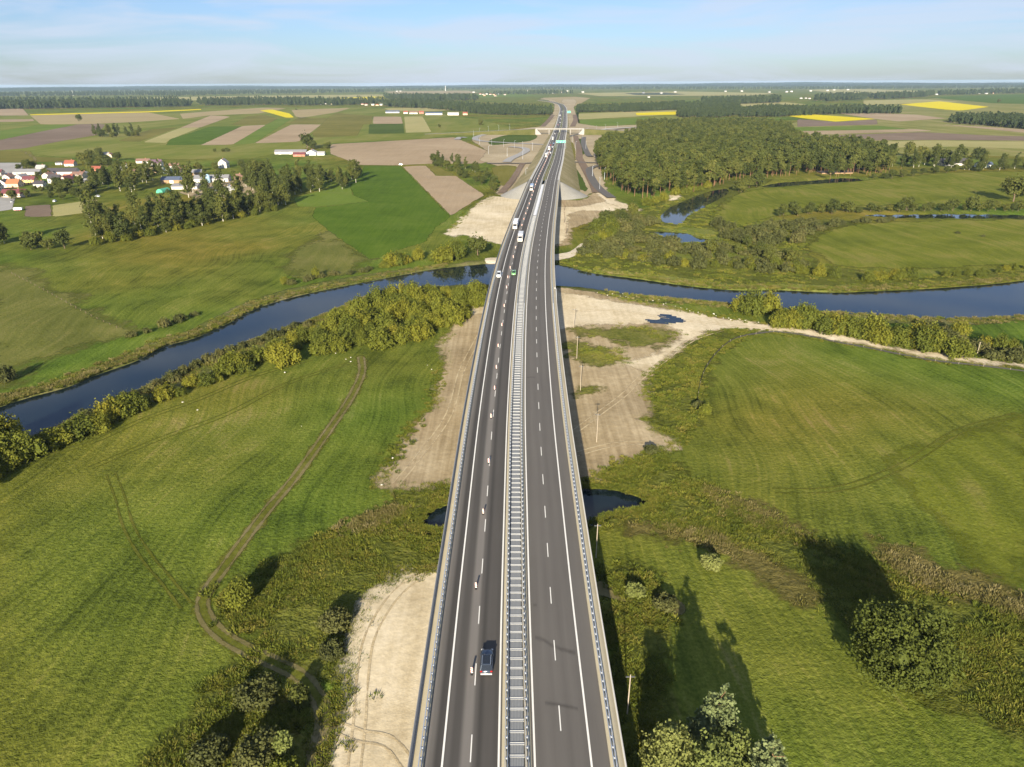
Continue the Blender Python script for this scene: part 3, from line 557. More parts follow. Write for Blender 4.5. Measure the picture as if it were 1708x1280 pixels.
# piers
pm = MB().box(-2.4, 2.4, -1.1, 1.1, 0, 1, tx=0, ty=0)
for Y in (62, 112, 162, 212, 330, 425, 475, 530, 580):
    for u in (-7.4, 7.45):
        p = on_road(Y, u, -3.02); me = MB().box(-2.5, 2.5, -.9, .9, -1, p[2] - 1.3).box(-3.1, 3.1, -1.15, 1.15, p[2] - 1.3, p[2] + .01).mesh('pier', M_CONCG, bevel=.12)
        o = part('pier', me); o.location = (p[0], p[1], 0); o.rotation_euler[2] = heading(Y)
# median: steel grating panels between the decks
GS = 1.78
gp = MB().box(-.92, .92, .10, GS - .36, .07, .12, 0)
for x in np.arange(-.82, .9, .2): gp.box(x - .02, x + .02, .10, GS - .36, .12, .155, 1)
gpm = gp.mesh('grating_panel', [M_GRATE, M_GALVD])
gbm = MB().box(-1.0, 1.0, -.035, .035, .03, .18).box(-1.0, 1.0, -.33, -.26, .03, .18).box(-1.0, 1.0, -.26, -.035, .03, .11).mesh('cross_bar', M_CBAR)
YM = 440.0
ny = 0; rest = []
for k, Y in enumerate(np.arange(52.0, YM, GS)):
    rz = heading(Y); rx = math.atan2(float(zdeck(Y + 1) - zdeck(Y)), 1)
    for me, nm in ((gpm, 'grating_panel'), (gbm, 'cross_bar')):
        o = part(nm, me); o.location = on_road(Y, 0, 0); o.rotation_euler = (rx, 0, rz)
part('median_cover', sweep('median_cover', rect(-1.04, 1.04, -.02, .04), YB0, 52.0, 4, M_GRATE, True))
part('median_cover', sweep('median_cover', rect(-.95, .95, -.35, -.30), 52.0, YM, 4, M_GALVD, True))
part('median_cover', sweep('median_cover', rect(-1.04, 1.04, -.02, .30), YM, 588, 4, M_WHITE, True), label='plain white cover over the median gap')
# guard rails: one thing each, beam + posts
WB = [(-.04, .45), (.03, .52), (.03, .60), (-.03, .64), (.03, .68), (.03, .77), (-.04, .82)]
post = MB().box(-.06, .06, -.06, .06, .0, .80).mesh('guardrail_post', M_GALVD)
blk = MB().box(-.17, .17, -.10, .10, .52, .78).mesh('spacer_block', M_GALV)
for u, fl, lab, y1 in ((-12.15, 1, 'galvanised guardrail along the left outer edge of the bridge', 622), (-1.32, -1, 'galvanised guardrail on the left side of the bridge median', 622),
                       (1.34, 1, 'galvanised guardrail on the right side of the bridge median', 622), (12.35, -1, 'galvanised guardrail along the right outer edge of the bridge', 622)):
    g = empty('guardrail', (0, 0, 0), label=lab, cat='guardrail')
    for s2 in ((1, -1) if abs(u) < 3 else (1,)):
        link('beam', sweep('beam', [(u + fl * s2 * (.17 + x), h + .12) for x, h in WB], YB0, y1, 4, M_GALV, attr=False), g)
    if abs(u) > 3: link('top_rail', sweep('top_rail', rect(u - fl * .22, u - fl * .10, .93, 1.0), YB0, y1, 4, M_GALV, True, attr=False), g)
    far_v = []
    for i, Y in enumerate(np.arange(54, y1, 1.5)):
        if Y < 250:
            for me, nm in ((post, 'post'), (blk, 'spacer')):
                o = link(nm, me, g); o.location = on_road(Y, u, .12); o.rotation_euler[2] = heading(Y)
        elif i % 2 == 0: far_v.append(on_road(Y, u, .12))
    mb = MB()
    for p in far_v: mb.box(p[0] - .15, p[0] + .15, p[1] - .08, p[1] + .08, p[2], p[2] + .8)
    props(mb.obj('far_posts', M_GALVD, g), kind='stuff')
# lamp bracket on the right edge
lp = empty('street_lamp', on_road(256, 13.7, .2), label='small grey lamp post on the right edge of the bridge', cat='lamp')
MB().tube((0, 0, 0), (0, 0, 4.2), .09, .06).tube((0, 0, 4.2), (-.5, 0, 4.7), .05, .04).obj('pole', M_GALV, lp)
MB().box(-.95, -.35, -.14, .14, 4.62, 4.76).obj('lamp_head', M_WHITE, lp)

# ------------------------------------------------------------------ motorway beyond the bridge on its embankment
YE = 4050.0
def struct(name, me, label): return props(link(name, me), label=label, kind='structure')
Ys = np.concatenate([np.arange(YB1 - 4, 900, 12), np.arange(900, YE, 40)])
M_VERGE = ground_mat('verge_grass', grad((.13, .125, .05), (.23, .20, .105), (.35, .30, .195)), .02, .06, .6, .5, .2, finek=.25)
p, n = axis(Ys)
hh = p[:, 2]
prof = []
for sg in (-1, 1):
    pass
U = np.stack([-13.9 - 1.55 * hh, np.full_like(hh, -13.6), np.full_like(hh, 13.6), 13.9 + 1.55 * hh], 1)
H = np.stack([np.full_like(hh, -.4), hh - .12, hh - .12, np.full_like(hh, -.4)], 1)
v = np.zeros((len(Ys), 4, 3)); v[:, :, :2] = p[:, None, :2] + n[:, None, :] * U[:, :, None]; v[:, :, 2] = H
i = np.arange(len(Ys) * 4).reshape(-1, 4)
f = np.stack([i[:-1, :-1], i[:-1, 1:], i[1:, 1:], i[1:, :-1]], -1).reshape(-1, 4)
struct('embankment', mesh_np('embankment', v.reshape(-1, 3), f, M_VERGE, False), 'grassy embankment carrying the motorway beyond the bridge')
# gravel cones at the abutment
p, n = axis(YB1 - 6); hz = float(p[0, 2]) - .6
for sg, lab in ((-1, 'grey gravel cone at the left end of the bridge'), (1, 'grey gravel cone at the right end of the bridge')):
    vs = []; nn = 14; fs = []
    for k in range(nn + 1):
        a = math.pi / 2 * k / nn; rr = 26.0
        for t, zz in ((0.04, hz), (1.0, -.3)):
            u = sg * (13.2 + rr * t * math.sin(a)); dy = -rr * t * math.cos(a)
            q = p[0, :2] + n[0] * u; tdir = np.array([-n[0, 1], n[0, 0]]); q = q + tdir * dy; vs.append((q[0], q[1], zz))
    for k in range(nn): fs.append((2 * k, 2 * k + 1, 2 * k + 3, 2 * k + 2))
    struct('gravel_cone', mesh_np('gravel_cone', vs, fs, ground_mat('cone_gravel', grad((.20, .195, .175), (.25, .245, .225), (.31, .30, .28)), .02, .2, 1.2, .3, .1, finek=.15), True), lab)
ab = MB()
q0, q1 = on_road(YB1 - 7, -13.2), on_road(YB1 - 7, 13.2)
ab.box(-13.2, 13.2, -1.2, 1.2, -1, hz - 2.3)
o = ab.obj('abutment', M_CONCL, bridge); o.location = (p[0, 0], p[0, 1], 0); o.rotation_euler[2] = heading(YB1 - 6)
def rsweep(name, prof, y0, y1, st, mat, lab): return struct(name, sweep(name, prof, y0, y1, st, mat), lab)
rsweep('carriageway', [(u, .0) for u in np.linspace(-11.9, -1.9, 8)], YB1, YE, 12, M_ASPH_L, 'left carriageway of the motorway beyond the bridge')
rsweep('carriageway', [(u, .0) for u in np.linspace(1.9, 11.9, 8)], YB1, YE, 12, M_ASPH_R, 'right carriageway of the motorway beyond the bridge')
M_MED = ground_mat('median_grass', grad((.09, .11, .03), (.15, .15, .06), (.24, .2, .1)), .02, .2, .8, .4, .2, finek=.2)
rsweep('median_strip', [(-1.9, .03), (1.9, .03)], YB1, YE, 12, M_MED, 'narrow green median strip beyond the bridge')
for uu, wv in ((-9.47, .16), (-2.3, .16), (2.3, .16), (9.47, .16)):
    rsweep('edge_line', [(uu - wv, .03), (uu + wv, .03)], YB1, 2600, 12, M_PAINT, 'white edge line of the motorway beyond the bridge')
for uu in (-12.3, 12.5): rsweep('hard_verge', [(uu - .9, .02), (uu + .9, .02)], YB1, YE, 12, M_CONCL, 'pale gravel strip beside the motorway')
for u, lab in ((-12.4, 'guardrail on the left verge beyond the bridge'), (12.4, 'guardrail on the right verge beyond the bridge'), (-1.0, 'left median guardrail beyond the bridge'), (1.0, 'right median guardrail beyond the bridge')):
    g = empty('guardrail', (0, 0, 0), label=lab, cat='guardrail')
    link('beam', sweep('beam', rect(u - .05, u + .05, .45, .8), YB1 + 1, 2600, 12, M_GALV, True, attr=False), g)
    mb = MB()
    for Y in np.arange(YB1 + 2, 1300, 4.0):
        q = on_road(Y, u); mb.box(q[0] - .06, q[0] + .06, q[1] - .06, q[1] + .06, q[2], q[2] + .5)
    props(mb.obj('far_posts', M_GALVD, g), kind='stuff')
dm2 = mesh_np('lane_dash', [(-.12, 0, 0), (.12, 0, 0), (.12, 4, 0), (-.12, 4, 0)], [(0, 1, 2, 3)], M_PAINT)
dv, df = [], []
for sg in (-1, 1):
    for Y in np.arange(YB1 + 3, 2200, 12.0):
        b = len(dv); dv += [on_road(Y, 5.9 * sg - .12, .035), on_road(Y, 5.9 * sg + .12, .035), on_road(Y + 4, 5.9 * sg + .12, .035), on_road(Y + 4, 5.9 * sg - .12, .035)]; df.append((b, b + 1, b + 2, b + 3))
props(link('lane_dashes', mesh_np('lane_dashes', np.array(dv), df, M_PAINT)), label='dashed lane lines of the motorway beyond the bridge', kind='stuff')
# ---- interchange roads lying on the ground
zone('site_ground', [(785, 234), (800, 226), (842, 219), (900, 212), (922, 200), (934, 188), (940, 188), (940, 300), (905, 302), (862, 312), (838, 327), (826, 323), (850, 292), (838, 280), (800, 268), (812, 252), (800, 244)], M_SITE, 5, 'bare building ground around the left ramp loop', 0, 10)
zone('site_ground', [(938, 188), (950, 188), (962, 206), (1000, 212), (1062, 209), (1064, 222), (1012, 228), (992, 242), (998, 262), (1003, 290), (1012, 318), (985, 324), (975, 330), (938, 304)], M_SITE, 5, 'bare building ground right of the motorway', 0, 10)
zone('site_ground', [(946, 216), (965, 208), (961, 192), (957, 180), (962, 170), (958, 166), (940, 166), (936, 170), (944, 178), (946, 192)], M_SITE, 5, 'bare strip right of the motorway beyond the overpass', 0, 10)
zone('site_ground', [(926, 214), (900, 214), (914, 200), (924, 186), (925, 175), (915, 168), (900, 166), (905, 164), (925, 168), (935, 175), (937, 188), (932, 203)], M_SITE, 5, 'bare strip left of the motorway beyond the overpass', 0, 10)
zone('site_ground', [(990, 318), (1004, 312), (1030, 336), (1068, 350), (1060, 354), (1014, 340)], M_SAND, 6, 'pale sand road between the embankment and the pines', 0, 6)
zone('site_grass', [(815, 236), (840, 227), (880, 222), (897, 228), (884, 236), (850, 240), (822, 243)], M_DGREEN, 7, 'grassy centre of the left ramp loop', 2, 8)
zone('site_grass.001', [(820, 281), (846, 276), (868, 282), (852, 300), (838, 312), (830, 300)], M_CORN, 7, 'grass verge between the left ramp and a track', 2, 8)
zone('site_grass.002', [(945, 268), (960, 280), (980, 316), (970, 318), (945, 292)], M_DGREEN, 7, 'green slope right of the motorway', 2, 8)
zone('site_grass.003', [(962, 232), (975, 236), (977, 256), (966, 256)], M_DGREEN, 7, 'green patch beside the right ramp', 2, 8)
zone('site_grass.004', [(942, 235), (956, 240), (960, 268), (946, 262)], M_CORN, 7, 'grass wedge beside the right carriageway', 2, 8)
M_ROAD = M_ASPH_R
ribbon('ramp_road', [(918, 243), (880, 241), (840, 239), (800, 236), (793, 231), (806, 226), (830, 222), (860, 219), (890, 217.5)], 11, M_CONCG, 'curved left ramp road looping round the grass', .9)
ribbon('ramp_road', [(762, 234), (768, 230), (776, 231)], 11, M_CONCG, 'short road stub in the left ploughed field', .9)
ribbon('ramp_road', [(845, 272), (852, 266), (870, 258), (878, 252), (872, 248), (850, 246)], 11, M_CONCG, 'small curved side road left of the motorway', .9)
ribbon('service_road', [(812, 274), (850, 274), (890, 273), (904, 268)], 7, M_ROAD, 'service road crossing under the left embankment', .8)
ribbon('service_road', [(836, 324), (856, 300), (868, 280), (872, 274)], 7, M_BROWN, 'brown dirt road climbing beside the left embankment', .8)
ribbon('service_road', [(940, 232), (960, 226), (990, 222), (1030, 217), (1055, 214)], 8, M_ROAD, 'right ramp road leading to the overpass', .9)
ribbon('service_road', [(974, 230), (973, 240), (980, 258), (986, 263)], 8, M_ROAD, 'short asphalt spur by the pine forest', 1.0)
ribbon('service_road', [(1008, 276), (985, 282), (984, 292), (992, 308), (1003, 320), (1020, 332)], 8, M_ROAD, 'side road between the embankment and the pines', 1.0)
ribbon('service_road', [(958, 272), (985, 273), (1003, 273)], 7, M_ROAD, 'crossing service road right of the motorway', .9)
ribbon('service_road', [(966, 268), (966, 250), (962, 236), (960, 228)], 9, M_BROWN, 'brown haul track beside the right embankment', .8)
ribbon('service_road', [(996, 323), (985, 300), (972, 276), (967, 266)], 9, M_BROWN, 'brown dirt track right of the embankment', .8)
ribbon('service_road', [(955, 212), (960, 200), (958, 192)], 12, M_BROWN, 'dirt strip beyond the overpass right of the motorway', .8)
ribbon('service_road', [(905, 212), (915, 202), (922, 193)], 12, M_BROWN, 'dirt strip beyond the overpass left of the motorway', .8)
# overpass
M_RAMPS = ground_mat('ramp_grass', grad((.06, .068, .018), (.10, .10, .03), (.16, .14, .06)), .02, .08, .8, .6, .3, finek=.4)
yo = 1380.0; pc = on_road(yo, 0); ov = empty('overpass', (pc[0], pc[1], 0), heading(yo) , label='pale concrete road overpass crossing above the motorway', cat='bridge')
MB().box(-46, 46, -6, 6, 9.6, 10.6).obj('deck', M_CONCG, ov)
for s in (-1, 1): MB().box(-46, 46, s * 6 - .25, s * 6 + .25, 10.58, 11.0).obj('parapet', M_CONCG, ov)
for x in (-20, 0, 20): MB().box(x - .6, x + .6, -4.5, 4.5, 0, 9.62).obj('pier', M_CONCG, ov)
for s in (-1, 1):
    MB().add([(s * 46.2, -9, .1), (s * 34, -6, .1), (s * 43, -6, 9.58), (s * 46.2, -6, 9.58), (s * 46.2, 9, .1), (s * 34, 6, .1), (s * 43, 6, 9.58), (s * 46.2, 6, 9.58)], [(0, 1, 2, 3), (7, 6, 5, 4), (0, 4, 5, 1), (1, 5, 6, 2), (2, 6, 7, 3), (0, 3, 7, 4)]).obj('abutment', M_CONCG, ov)
    MB().add([(s * 46.25, -21, .05), (s * 46.25, -6, 10.4), (s * 46.25, 6, 10.4), (s * 46.25, 21, .05), (s * 260, -7, .05), (s * 260, -6, .6), (s * 260, 6, .6), (s * 260, 7, .05)], [(0, 1, 2, 3), (4, 5, 6, 7), (0, 1, 5, 4), (1, 2, 6, 5), (2, 3, 7, 6), (0, 3, 7, 4)]).obj('ramp_slope', M_RAMPS, ov)
    MB().add([(s * 46.3, -4.5, 10.62), (s * 46.3, 4.5, 10.62), (s * 260, 4.5, .8), (s * 260, -4.5, .8)], [(0, 1, 2, 3)]).obj('ramp_surface', M_CONCG, ov)
# sign gantries
M_TEAL = plain('teal_sign_face', (.03, .42, .27, 1), .5, noise=.04)
def gantry(Y, u0, u1, lab, hgt=7.2, ph=2.6):
    pc = on_road(Y, 0); g = empty('sign_gantry', pc, heading(Y), label=lab, cat='sign')
    for u in (u0, u1): MB().tube((u, 0, -.5), (u, 0, hgt + ph), .2, .16).obj('post', M_GALV, g)
    MB().box(u0, u1, -.15, .15, hgt + .3, hgt + .6).box(u0, u1, -.15, .15, hgt + ph - .6, hgt + ph - .3).obj('crossbeam', M_GALV, g)
    n = 3; wv = (u1 - u0 - 1.5) / n
    for k in range(n):
        x = u0 + .6 + k * (wv + .15)
        b = MB().box(x, x + wv, -.36, -.24, hgt, hgt + ph).obj('sign_panel', M_TEAL, g)
        MB().box(x + .25, x + wv - .25, -.375, -.362, hgt + ph - .9, hgt + ph - .62).box(x + .25, x + wv * .6, -.375, -.362, hgt + .5, hgt + .72).obj('lettering', M_WHITE, b)
gantry(985, 1.0, 14.5, 'wide teal direction sign gantry over the right carriageway', 7.4, 3.0)
gantry(2260, 13.0, 24, 'small teal road sign right of the motorway near the bend', 3.0, 6.0)
ribbon('crossing_road', [(1062, 213.5), (1030, 215), (1005, 217.3)], 10, M_CONCL, 'pale road leading right from the overpass', 1.2)
ribbon('crossing_road', [(866, 219), (845, 221), (820, 224)], 10, M_CONCL, 'pale road leading left from the overpass', 1.2)
# ------------------------------------------------------------------ vegetation
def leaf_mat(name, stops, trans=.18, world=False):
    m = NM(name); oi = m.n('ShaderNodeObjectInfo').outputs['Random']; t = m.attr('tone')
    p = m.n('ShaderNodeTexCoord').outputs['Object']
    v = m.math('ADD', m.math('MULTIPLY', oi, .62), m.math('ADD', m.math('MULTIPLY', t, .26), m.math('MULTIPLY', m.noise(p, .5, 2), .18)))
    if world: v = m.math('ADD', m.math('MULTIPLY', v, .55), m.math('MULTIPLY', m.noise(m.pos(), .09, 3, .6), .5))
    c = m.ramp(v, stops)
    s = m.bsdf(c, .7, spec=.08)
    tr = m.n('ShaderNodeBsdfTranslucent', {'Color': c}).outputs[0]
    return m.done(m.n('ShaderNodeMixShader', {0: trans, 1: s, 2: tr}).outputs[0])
M_WILLOW = leaf_mat('willow_leaves', [(.0, (.062, .078, .016)), (.3, (.092, .110, .018)), (.6, (.135, .146, .020)), (.82, (.185, .178, .022)), (1, (.25, .21, .026))])
M_OLIVE = leaf_mat('olive_leaves', [(0, (.05, .056, .02)), (.4, (.078, .086, .027)), (.75, (.105, .108, .036)), (1, (.15, .128, .045))])
M_LEAF = leaf_mat('broad_leaves', [(0, (.042, .054, .016)), (.4, (.066, .080, .020)), (.75, (.096, .106, .024)), (1, (.15, .14, .03))])
M_PINE = leaf_mat('pine_needles', [(0, (.033, .044, .012)), (.4, (.058, .072, .017)), (.8, (.095, .105, .024)), (1, (.14, .135, .034))], .08)
M_SILVER = leaf_mat('silver_pine_needles', [(0, (.10, .13, .05)), (.5, (.16, .19, .08)), (1, (.24, .25, .12))], .1)
M_BIRCH = leaf_mat('birch_leaves', [(0, (.085, .108, .028)), (.5, (.14, .165, .045)), (1, (.21, .22, .07))])
M_FAR = leaf_mat('far_wood_leaves', [(0, (.028, .040, .018)), (.5, (.040, .056, .022)), (1, (.058, .075, .026))], .05)
M_BARK = plain('bark', (.14, .10, .07, 1), .9, noise=.3, nscale=2)
M_PBARK = plain('pine_bark', (.22, .12, .07, 1), .9, noise=.3, nscale=2)
M_WBARK = plain('birch_bark', (.55, .52, .46, 1), .8, noise=.3, nscale=3)

def ico(sub=1):
    import bmesh
    bm = bmesh.new(); bmesh.ops.create_icosphere(bm, subdivisions=sub, radius=1)
    v = np.array([x.co[:] for x in bm.verts]); f = np.array([[q.index for q in x.verts] for x in bm.faces]); bm.free(); return v, f
ICO = {1: ico(1), 2: ico(2)}
def crown_arrays(r, lobes, n, size, core=.62, nclump=None, squash=.8, spread=.16, hang=0.0, up=.35):
    """leaf faces gathered in clumps over the lobes of a crown"""
    lob = np.array(lobes, float); wgt = (lob[:, 3] * lob[:, 4] + lob[:, 4] * lob[:, 5]); wgt /= wgt.sum()
    nc = nclump or max(12, n // 14)
    li = r.choice(len(lob), nc, p=wgt); d = r.normal(size=(nc, 3)); d[:, 2] = d[:, 2] * .8 + up * .6; d /= np.linalg.norm(d, axis=1)[:, None]
    rad = r.uniform(.72, 1.06, nc)
    cc = lob[li, :3] + d * lob[li, 3:6] * rad[:, None]
    ctone = r.uniform(0, 1, nc)
    ci = r.integers(0, nc, n); sp = lob[li[ci], 3:6].mean(1) * spread
    c = cc[ci] + r.normal(size=(n, 3)) * sp[:, None] * np.array([1, 1, squash])
    if hang: c[:, 2] -= np.abs(r.normal(size=n)) * hang
    c[:, 2] = np.maximum(c[:, 2], .15)
    nr = d[ci] + r.normal(size=(n, 3)) * .75 + np.array([0, 0, up]); nr /= np.linalg.norm(nr, axis=1)[:, None]
    t = np.cross(nr, r.normal(size=(n, 3))); t /= np.linalg.norm(t, axis=1)[:, None]; b = np.cross(nr, t)
    s = size * r.uniform(.6, 1.3, n)[:, None]
    q = np.stack([c - t * s * .5 - b * s * .38, c + t * s * .5 - b * s * .30, c + t * s * .42 + b * s * .38, c - t * s * .46 + b * s * .33], 1)
    v = q.reshape(-1, 3); f = np.arange(4 * n).reshape(-1, 4)
    tone = np.repeat(np.clip(ctone[ci] * .75 + r.uniform(0, .25, n), 0, 1), 4)
    V = [v]; Fq = [f]; T = [tone]; off = len(v)
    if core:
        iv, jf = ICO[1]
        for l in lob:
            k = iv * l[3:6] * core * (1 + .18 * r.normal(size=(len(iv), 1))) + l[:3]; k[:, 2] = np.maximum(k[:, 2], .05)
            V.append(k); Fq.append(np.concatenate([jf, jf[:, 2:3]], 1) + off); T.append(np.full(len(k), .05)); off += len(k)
    return np.concatenate(V), Fq, np.concatenate(T)
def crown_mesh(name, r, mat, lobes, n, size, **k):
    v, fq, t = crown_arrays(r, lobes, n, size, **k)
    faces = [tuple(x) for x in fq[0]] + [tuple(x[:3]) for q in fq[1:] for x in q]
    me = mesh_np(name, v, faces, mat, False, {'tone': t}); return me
def trunk_mesh(name, r, mat, h, r0, limbs=5, spread=2.5, z0=.35, lean=.3):
    mb = MB(); pts = [np.array([0, 0, -.3])]
    for k in range(1, 5): pts.append(np.array([r.normal() * lean * k * .3, r.normal() * lean * k * .3, h * k / 4]))
    for k in range(4): mb.tube(pts[k], pts[k + 1], r0 * (1 - k * .22), r0 * (1 - (k + 1) * .22), 6, cap=False)
    for k in range(limbs):
        t = z0 + (1 - z0) * .8 * (k + .5) / limbs; a = r.uniform(0, 6.28); i = min(int(t * 4), 3); p = pts[i] + (pts[i + 1] - pts[i]) * (t * 4 - i)
        e = p + np.array([math.cos(a) * spread * r.uniform(.6, 1), math.sin(a) * spread * r.uniform(.6, 1), spread * .55])
        mb.tube(p, e, r0 * .32, r0 * .1, 5, cap=False)
    return mb.mesh(name, mat, smooth=True)
def lobes_round(r, w, h, z0, k=7, flat=1.0):
    L_ = [(0, 0, (h + z0) / 2, w * .36, w * .36, (h - z0) * .44)]
    for i in range(k):
        a = 6.28 * i / k + r.uniform(-.4, .4); rr = w * r.uniform(.20, .32); z = z0 + (h - z0) * r.uniform(.25, .72); s = w * r.uniform(.17, .25)
        L_.append((math.cos(a) * rr, math.sin(a) * rr, z, s, s, s * r.uniform(.8, 1.1)))
    return L_
def lobes_bush(r, w, h, k):
    out = []
    for i in range(k):
        a = 2.4 * i + r.uniform(-.4, .4); rr = w * .42 * math.sqrt((i + .3) / k); s = w * r.uniform(.10, .17); hh = h * (1 - .55 * (rr / (w * .5)) ** 2) * r.uniform(.72, 1.12)
        out.append((math.cos(a) * rr, math.sin(a) * rr, hh * .52, s, s, hh * .5))
    return out
def lobes_column(r, w, h, z0, k=6):
    out = []
    for i in range(k):
        t = (i + .5) / k; z = z0 + (h - z0) * t; s = w * .5 * (1 - .55 * abs(t - .35) / .65) * r.uniform(.75, 1.1)
        out.append((r.normal() * w * .1, r.normal() * w * .1, z, s, s, (h - z0) / k * .85))
    return out
def lobes_pine(r, w, h, z0, k=6):
    out = []
    for i in range(k):
        t = (i + .3) / k; a = r.uniform(0, 6.28); s = w * .5 * (.45 + .55 * math.sin(math.pi * (.15 + .72 * t))) * r.uniform(.7, 1.12)
        out.append((math.cos(a) * w * .2, math.sin(a) * w * .2, z0 + (h - z0) * t, s, s, (h - z0) / k * .7))
    out.append((0, 0, h - 1.2, w * .22, w * .22, 1.3)); return out
PROTO = {}
def proto(kind, crown, trunk): PROTO.setdefault(kind, []).append((crown, trunk))
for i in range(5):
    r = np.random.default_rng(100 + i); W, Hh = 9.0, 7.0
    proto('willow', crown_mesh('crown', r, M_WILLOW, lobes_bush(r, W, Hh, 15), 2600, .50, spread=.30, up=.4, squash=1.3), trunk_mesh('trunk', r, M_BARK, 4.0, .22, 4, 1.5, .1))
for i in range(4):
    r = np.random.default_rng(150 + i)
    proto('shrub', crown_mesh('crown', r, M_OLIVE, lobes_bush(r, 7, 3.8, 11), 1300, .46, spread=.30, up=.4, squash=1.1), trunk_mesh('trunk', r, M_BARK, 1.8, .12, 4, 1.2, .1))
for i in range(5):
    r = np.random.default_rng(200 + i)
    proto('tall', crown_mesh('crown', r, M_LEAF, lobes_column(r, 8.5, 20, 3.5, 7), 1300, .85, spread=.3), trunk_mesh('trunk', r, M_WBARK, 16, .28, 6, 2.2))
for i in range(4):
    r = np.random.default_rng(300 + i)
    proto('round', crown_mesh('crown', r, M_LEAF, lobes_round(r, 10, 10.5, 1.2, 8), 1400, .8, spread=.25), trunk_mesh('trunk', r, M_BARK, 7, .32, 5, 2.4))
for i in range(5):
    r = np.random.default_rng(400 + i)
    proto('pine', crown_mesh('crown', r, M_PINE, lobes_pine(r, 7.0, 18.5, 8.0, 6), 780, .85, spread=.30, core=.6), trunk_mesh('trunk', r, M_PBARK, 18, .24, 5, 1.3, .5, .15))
far_col = bpy.data.collections.new('far_tree_kinds'); tuft_col = bpy.data.collections.new('tuft_kinds'); pine_col = bpy.data.collections.new('pine_kinds'); cedge_col = bpy.data.collections.new('edge_kinds')
def join_pt(name, r, mats, lobes, n, size, h, tr, **k):
    v, fq, t = crown_arrays(r, lobes, n, size, **k)
    faces = [tuple(x) for x in fq[0]] + [tuple(x[:3]) for q in fq[1:] for x in q]; nf = len(faces); b = len(v)
    mb = MB().tube((0, 0, -.5), (0, 0, h * .75), tr, tr * .5, 5, cap=False)
    v = np.concatenate([v, np.array(mb.v)]); faces += [tuple(b + i for i in q) for q in mb.f]; t = np.concatenate([t, np.zeros(len(mb.v))])
    me = mesh_np(name, v, faces, mats, False, {'tone': t}); mi = np.zeros(len(faces), dtype=np.int32); mi[nf:] = 1; me.polygons.foreach_set('material_index', mi)
    return me
for i in range(4):
    r = np.random.default_rng(500 + i)
    o = bpy.data.objects.new('far_tree', join_pt('far_tree', r, [M_FAR, M_BARK], lobes_column(r, 8, 19, 3, 4), 120, 2.3, 19, .5, spread=.3, core=.8)); far_col.objects.link(o)
    o = bpy.data.objects.new('wood_pine', join_pt('wood_pine', r, [M_PINE, M_PBARK], lobes_pine(r, 7.4, 18.5, 7.5, 6), 460, 1.05, 18.5, .24, spread=.30, core=.65)); pine_col.objects.link(o)
def tuft_obj(r, n, h, wd, mat):
    a = r.uniform(0, 6.28, n); rad = wd * np.sqrt(r.uniform(0, 1, n)); x = np.cos(a) * rad; y = np.sin(a) * rad; hh = h * r.uniform(.5, 1.1, n); b = r.uniform(0, 6.28, n); w2 = .13 * r.uniform(.6, 1.4, n)
    tip = np.stack([x * 1.6 + r.normal(size=n) * .12, y * 1.6 + r.normal(size=n) * .12, hh], 1)
    v = np.stack([np.stack([x - np.cos(b) * w2, y - np.sin(b) * w2, np.full(n, -.05)], 1), np.stack([x + np.cos(b) * w2, y + np.sin(b) * w2, np.full(n, -.05)], 1), tip], 1).reshape(-1, 3)
    return mesh_np('tuft', v, np.arange(3 * n).reshape(-1, 3), mat, False, {'tone': np.repeat(r.uniform(0, 1, n), 3)})
M_TUFT = leaf_mat('marsh_leaves', [(.2, (.05, .066, .012)), (.42, (.092, .115, .017)), (.56, (.13, .148, .02)), (.70, (.18, .172, .032)), (.88, (.20, .15, .05))], world=True)
M_DTUFT = leaf_mat('dry_reed_leaves', [(.2, (.085, .086, .022)), (.45, (.135, .125, .036)), (.6, (.18, .155, .055)), (.85, (.28, .24, .12))], world=True)
dtuft_col = bpy.data.collections.new('dry_tuft_kinds')
for i in range(4):
    r = np.random.default_rng(600 + i)
    tuft_col.objects.link(bpy.data.objects.new('tuft', tuft_obj(r, 52, .45, .8, M_TUFT)))
    dtuft_col.objects.link(bpy.data.objects.new('dry_tuft', tuft_obj(r, 34, .6, .65, M_DTUFT)))

def in_poly(pl, n, r, mind=0, tries=40):
    """random points inside a world outline, kept mind apart"""
    lo, hi = pl.min(0), pl.max(0); out = np.zeros((0, 2)); k = 0
    while len(out) < n and k < tries:
        k += 1; c = r.uniform(lo, hi, (max(4 * n, 200), 2)); c = c[sdf(pl, c, 1.0) > 0]
        if mind <= 0: out = np.concatenate([out, c])[:n]; continue
        for q in c:
            if len(out) >= n: break
            if len(out) == 0 or ((out - q) ** 2).sum(1).min() > mind * mind: out = np.concatenate([out, q[None]])
    return out
def along(pl, n, r, jit):
    s = np.concatenate([[0], np.cumsum(np.linalg.norm(np.diff(pl, axis=0), axis=1))]); t = (np.arange(n) + r.uniform(.2, .8, n)) / n * s[-1]
    return np.stack([np.interp(t, s, pl[:, 0]), np.interp(t, s, pl[:, 1])], 1) + r.normal(size=(n, 2)) * jit
TREE_N = {'willow': ('willow_bush', 'bush'), 'shrub': ('shrub', 'shrub'), 'tall': ('broadleaf_tree', 'tree'), 'round': ('round_tree', 'tree'), 'pine': ('pine_tree', 'tree')}
def ground_z(x, y):
    wdx = max(float(sdf(p_, np.array([[x, y]]), 5.0)[0]) for p_ in (RIVER, BROOK)); return -1.0 if wdx > -1 else -.1
SMALLW = (OXBOW, POND, CREEK, DITCH)
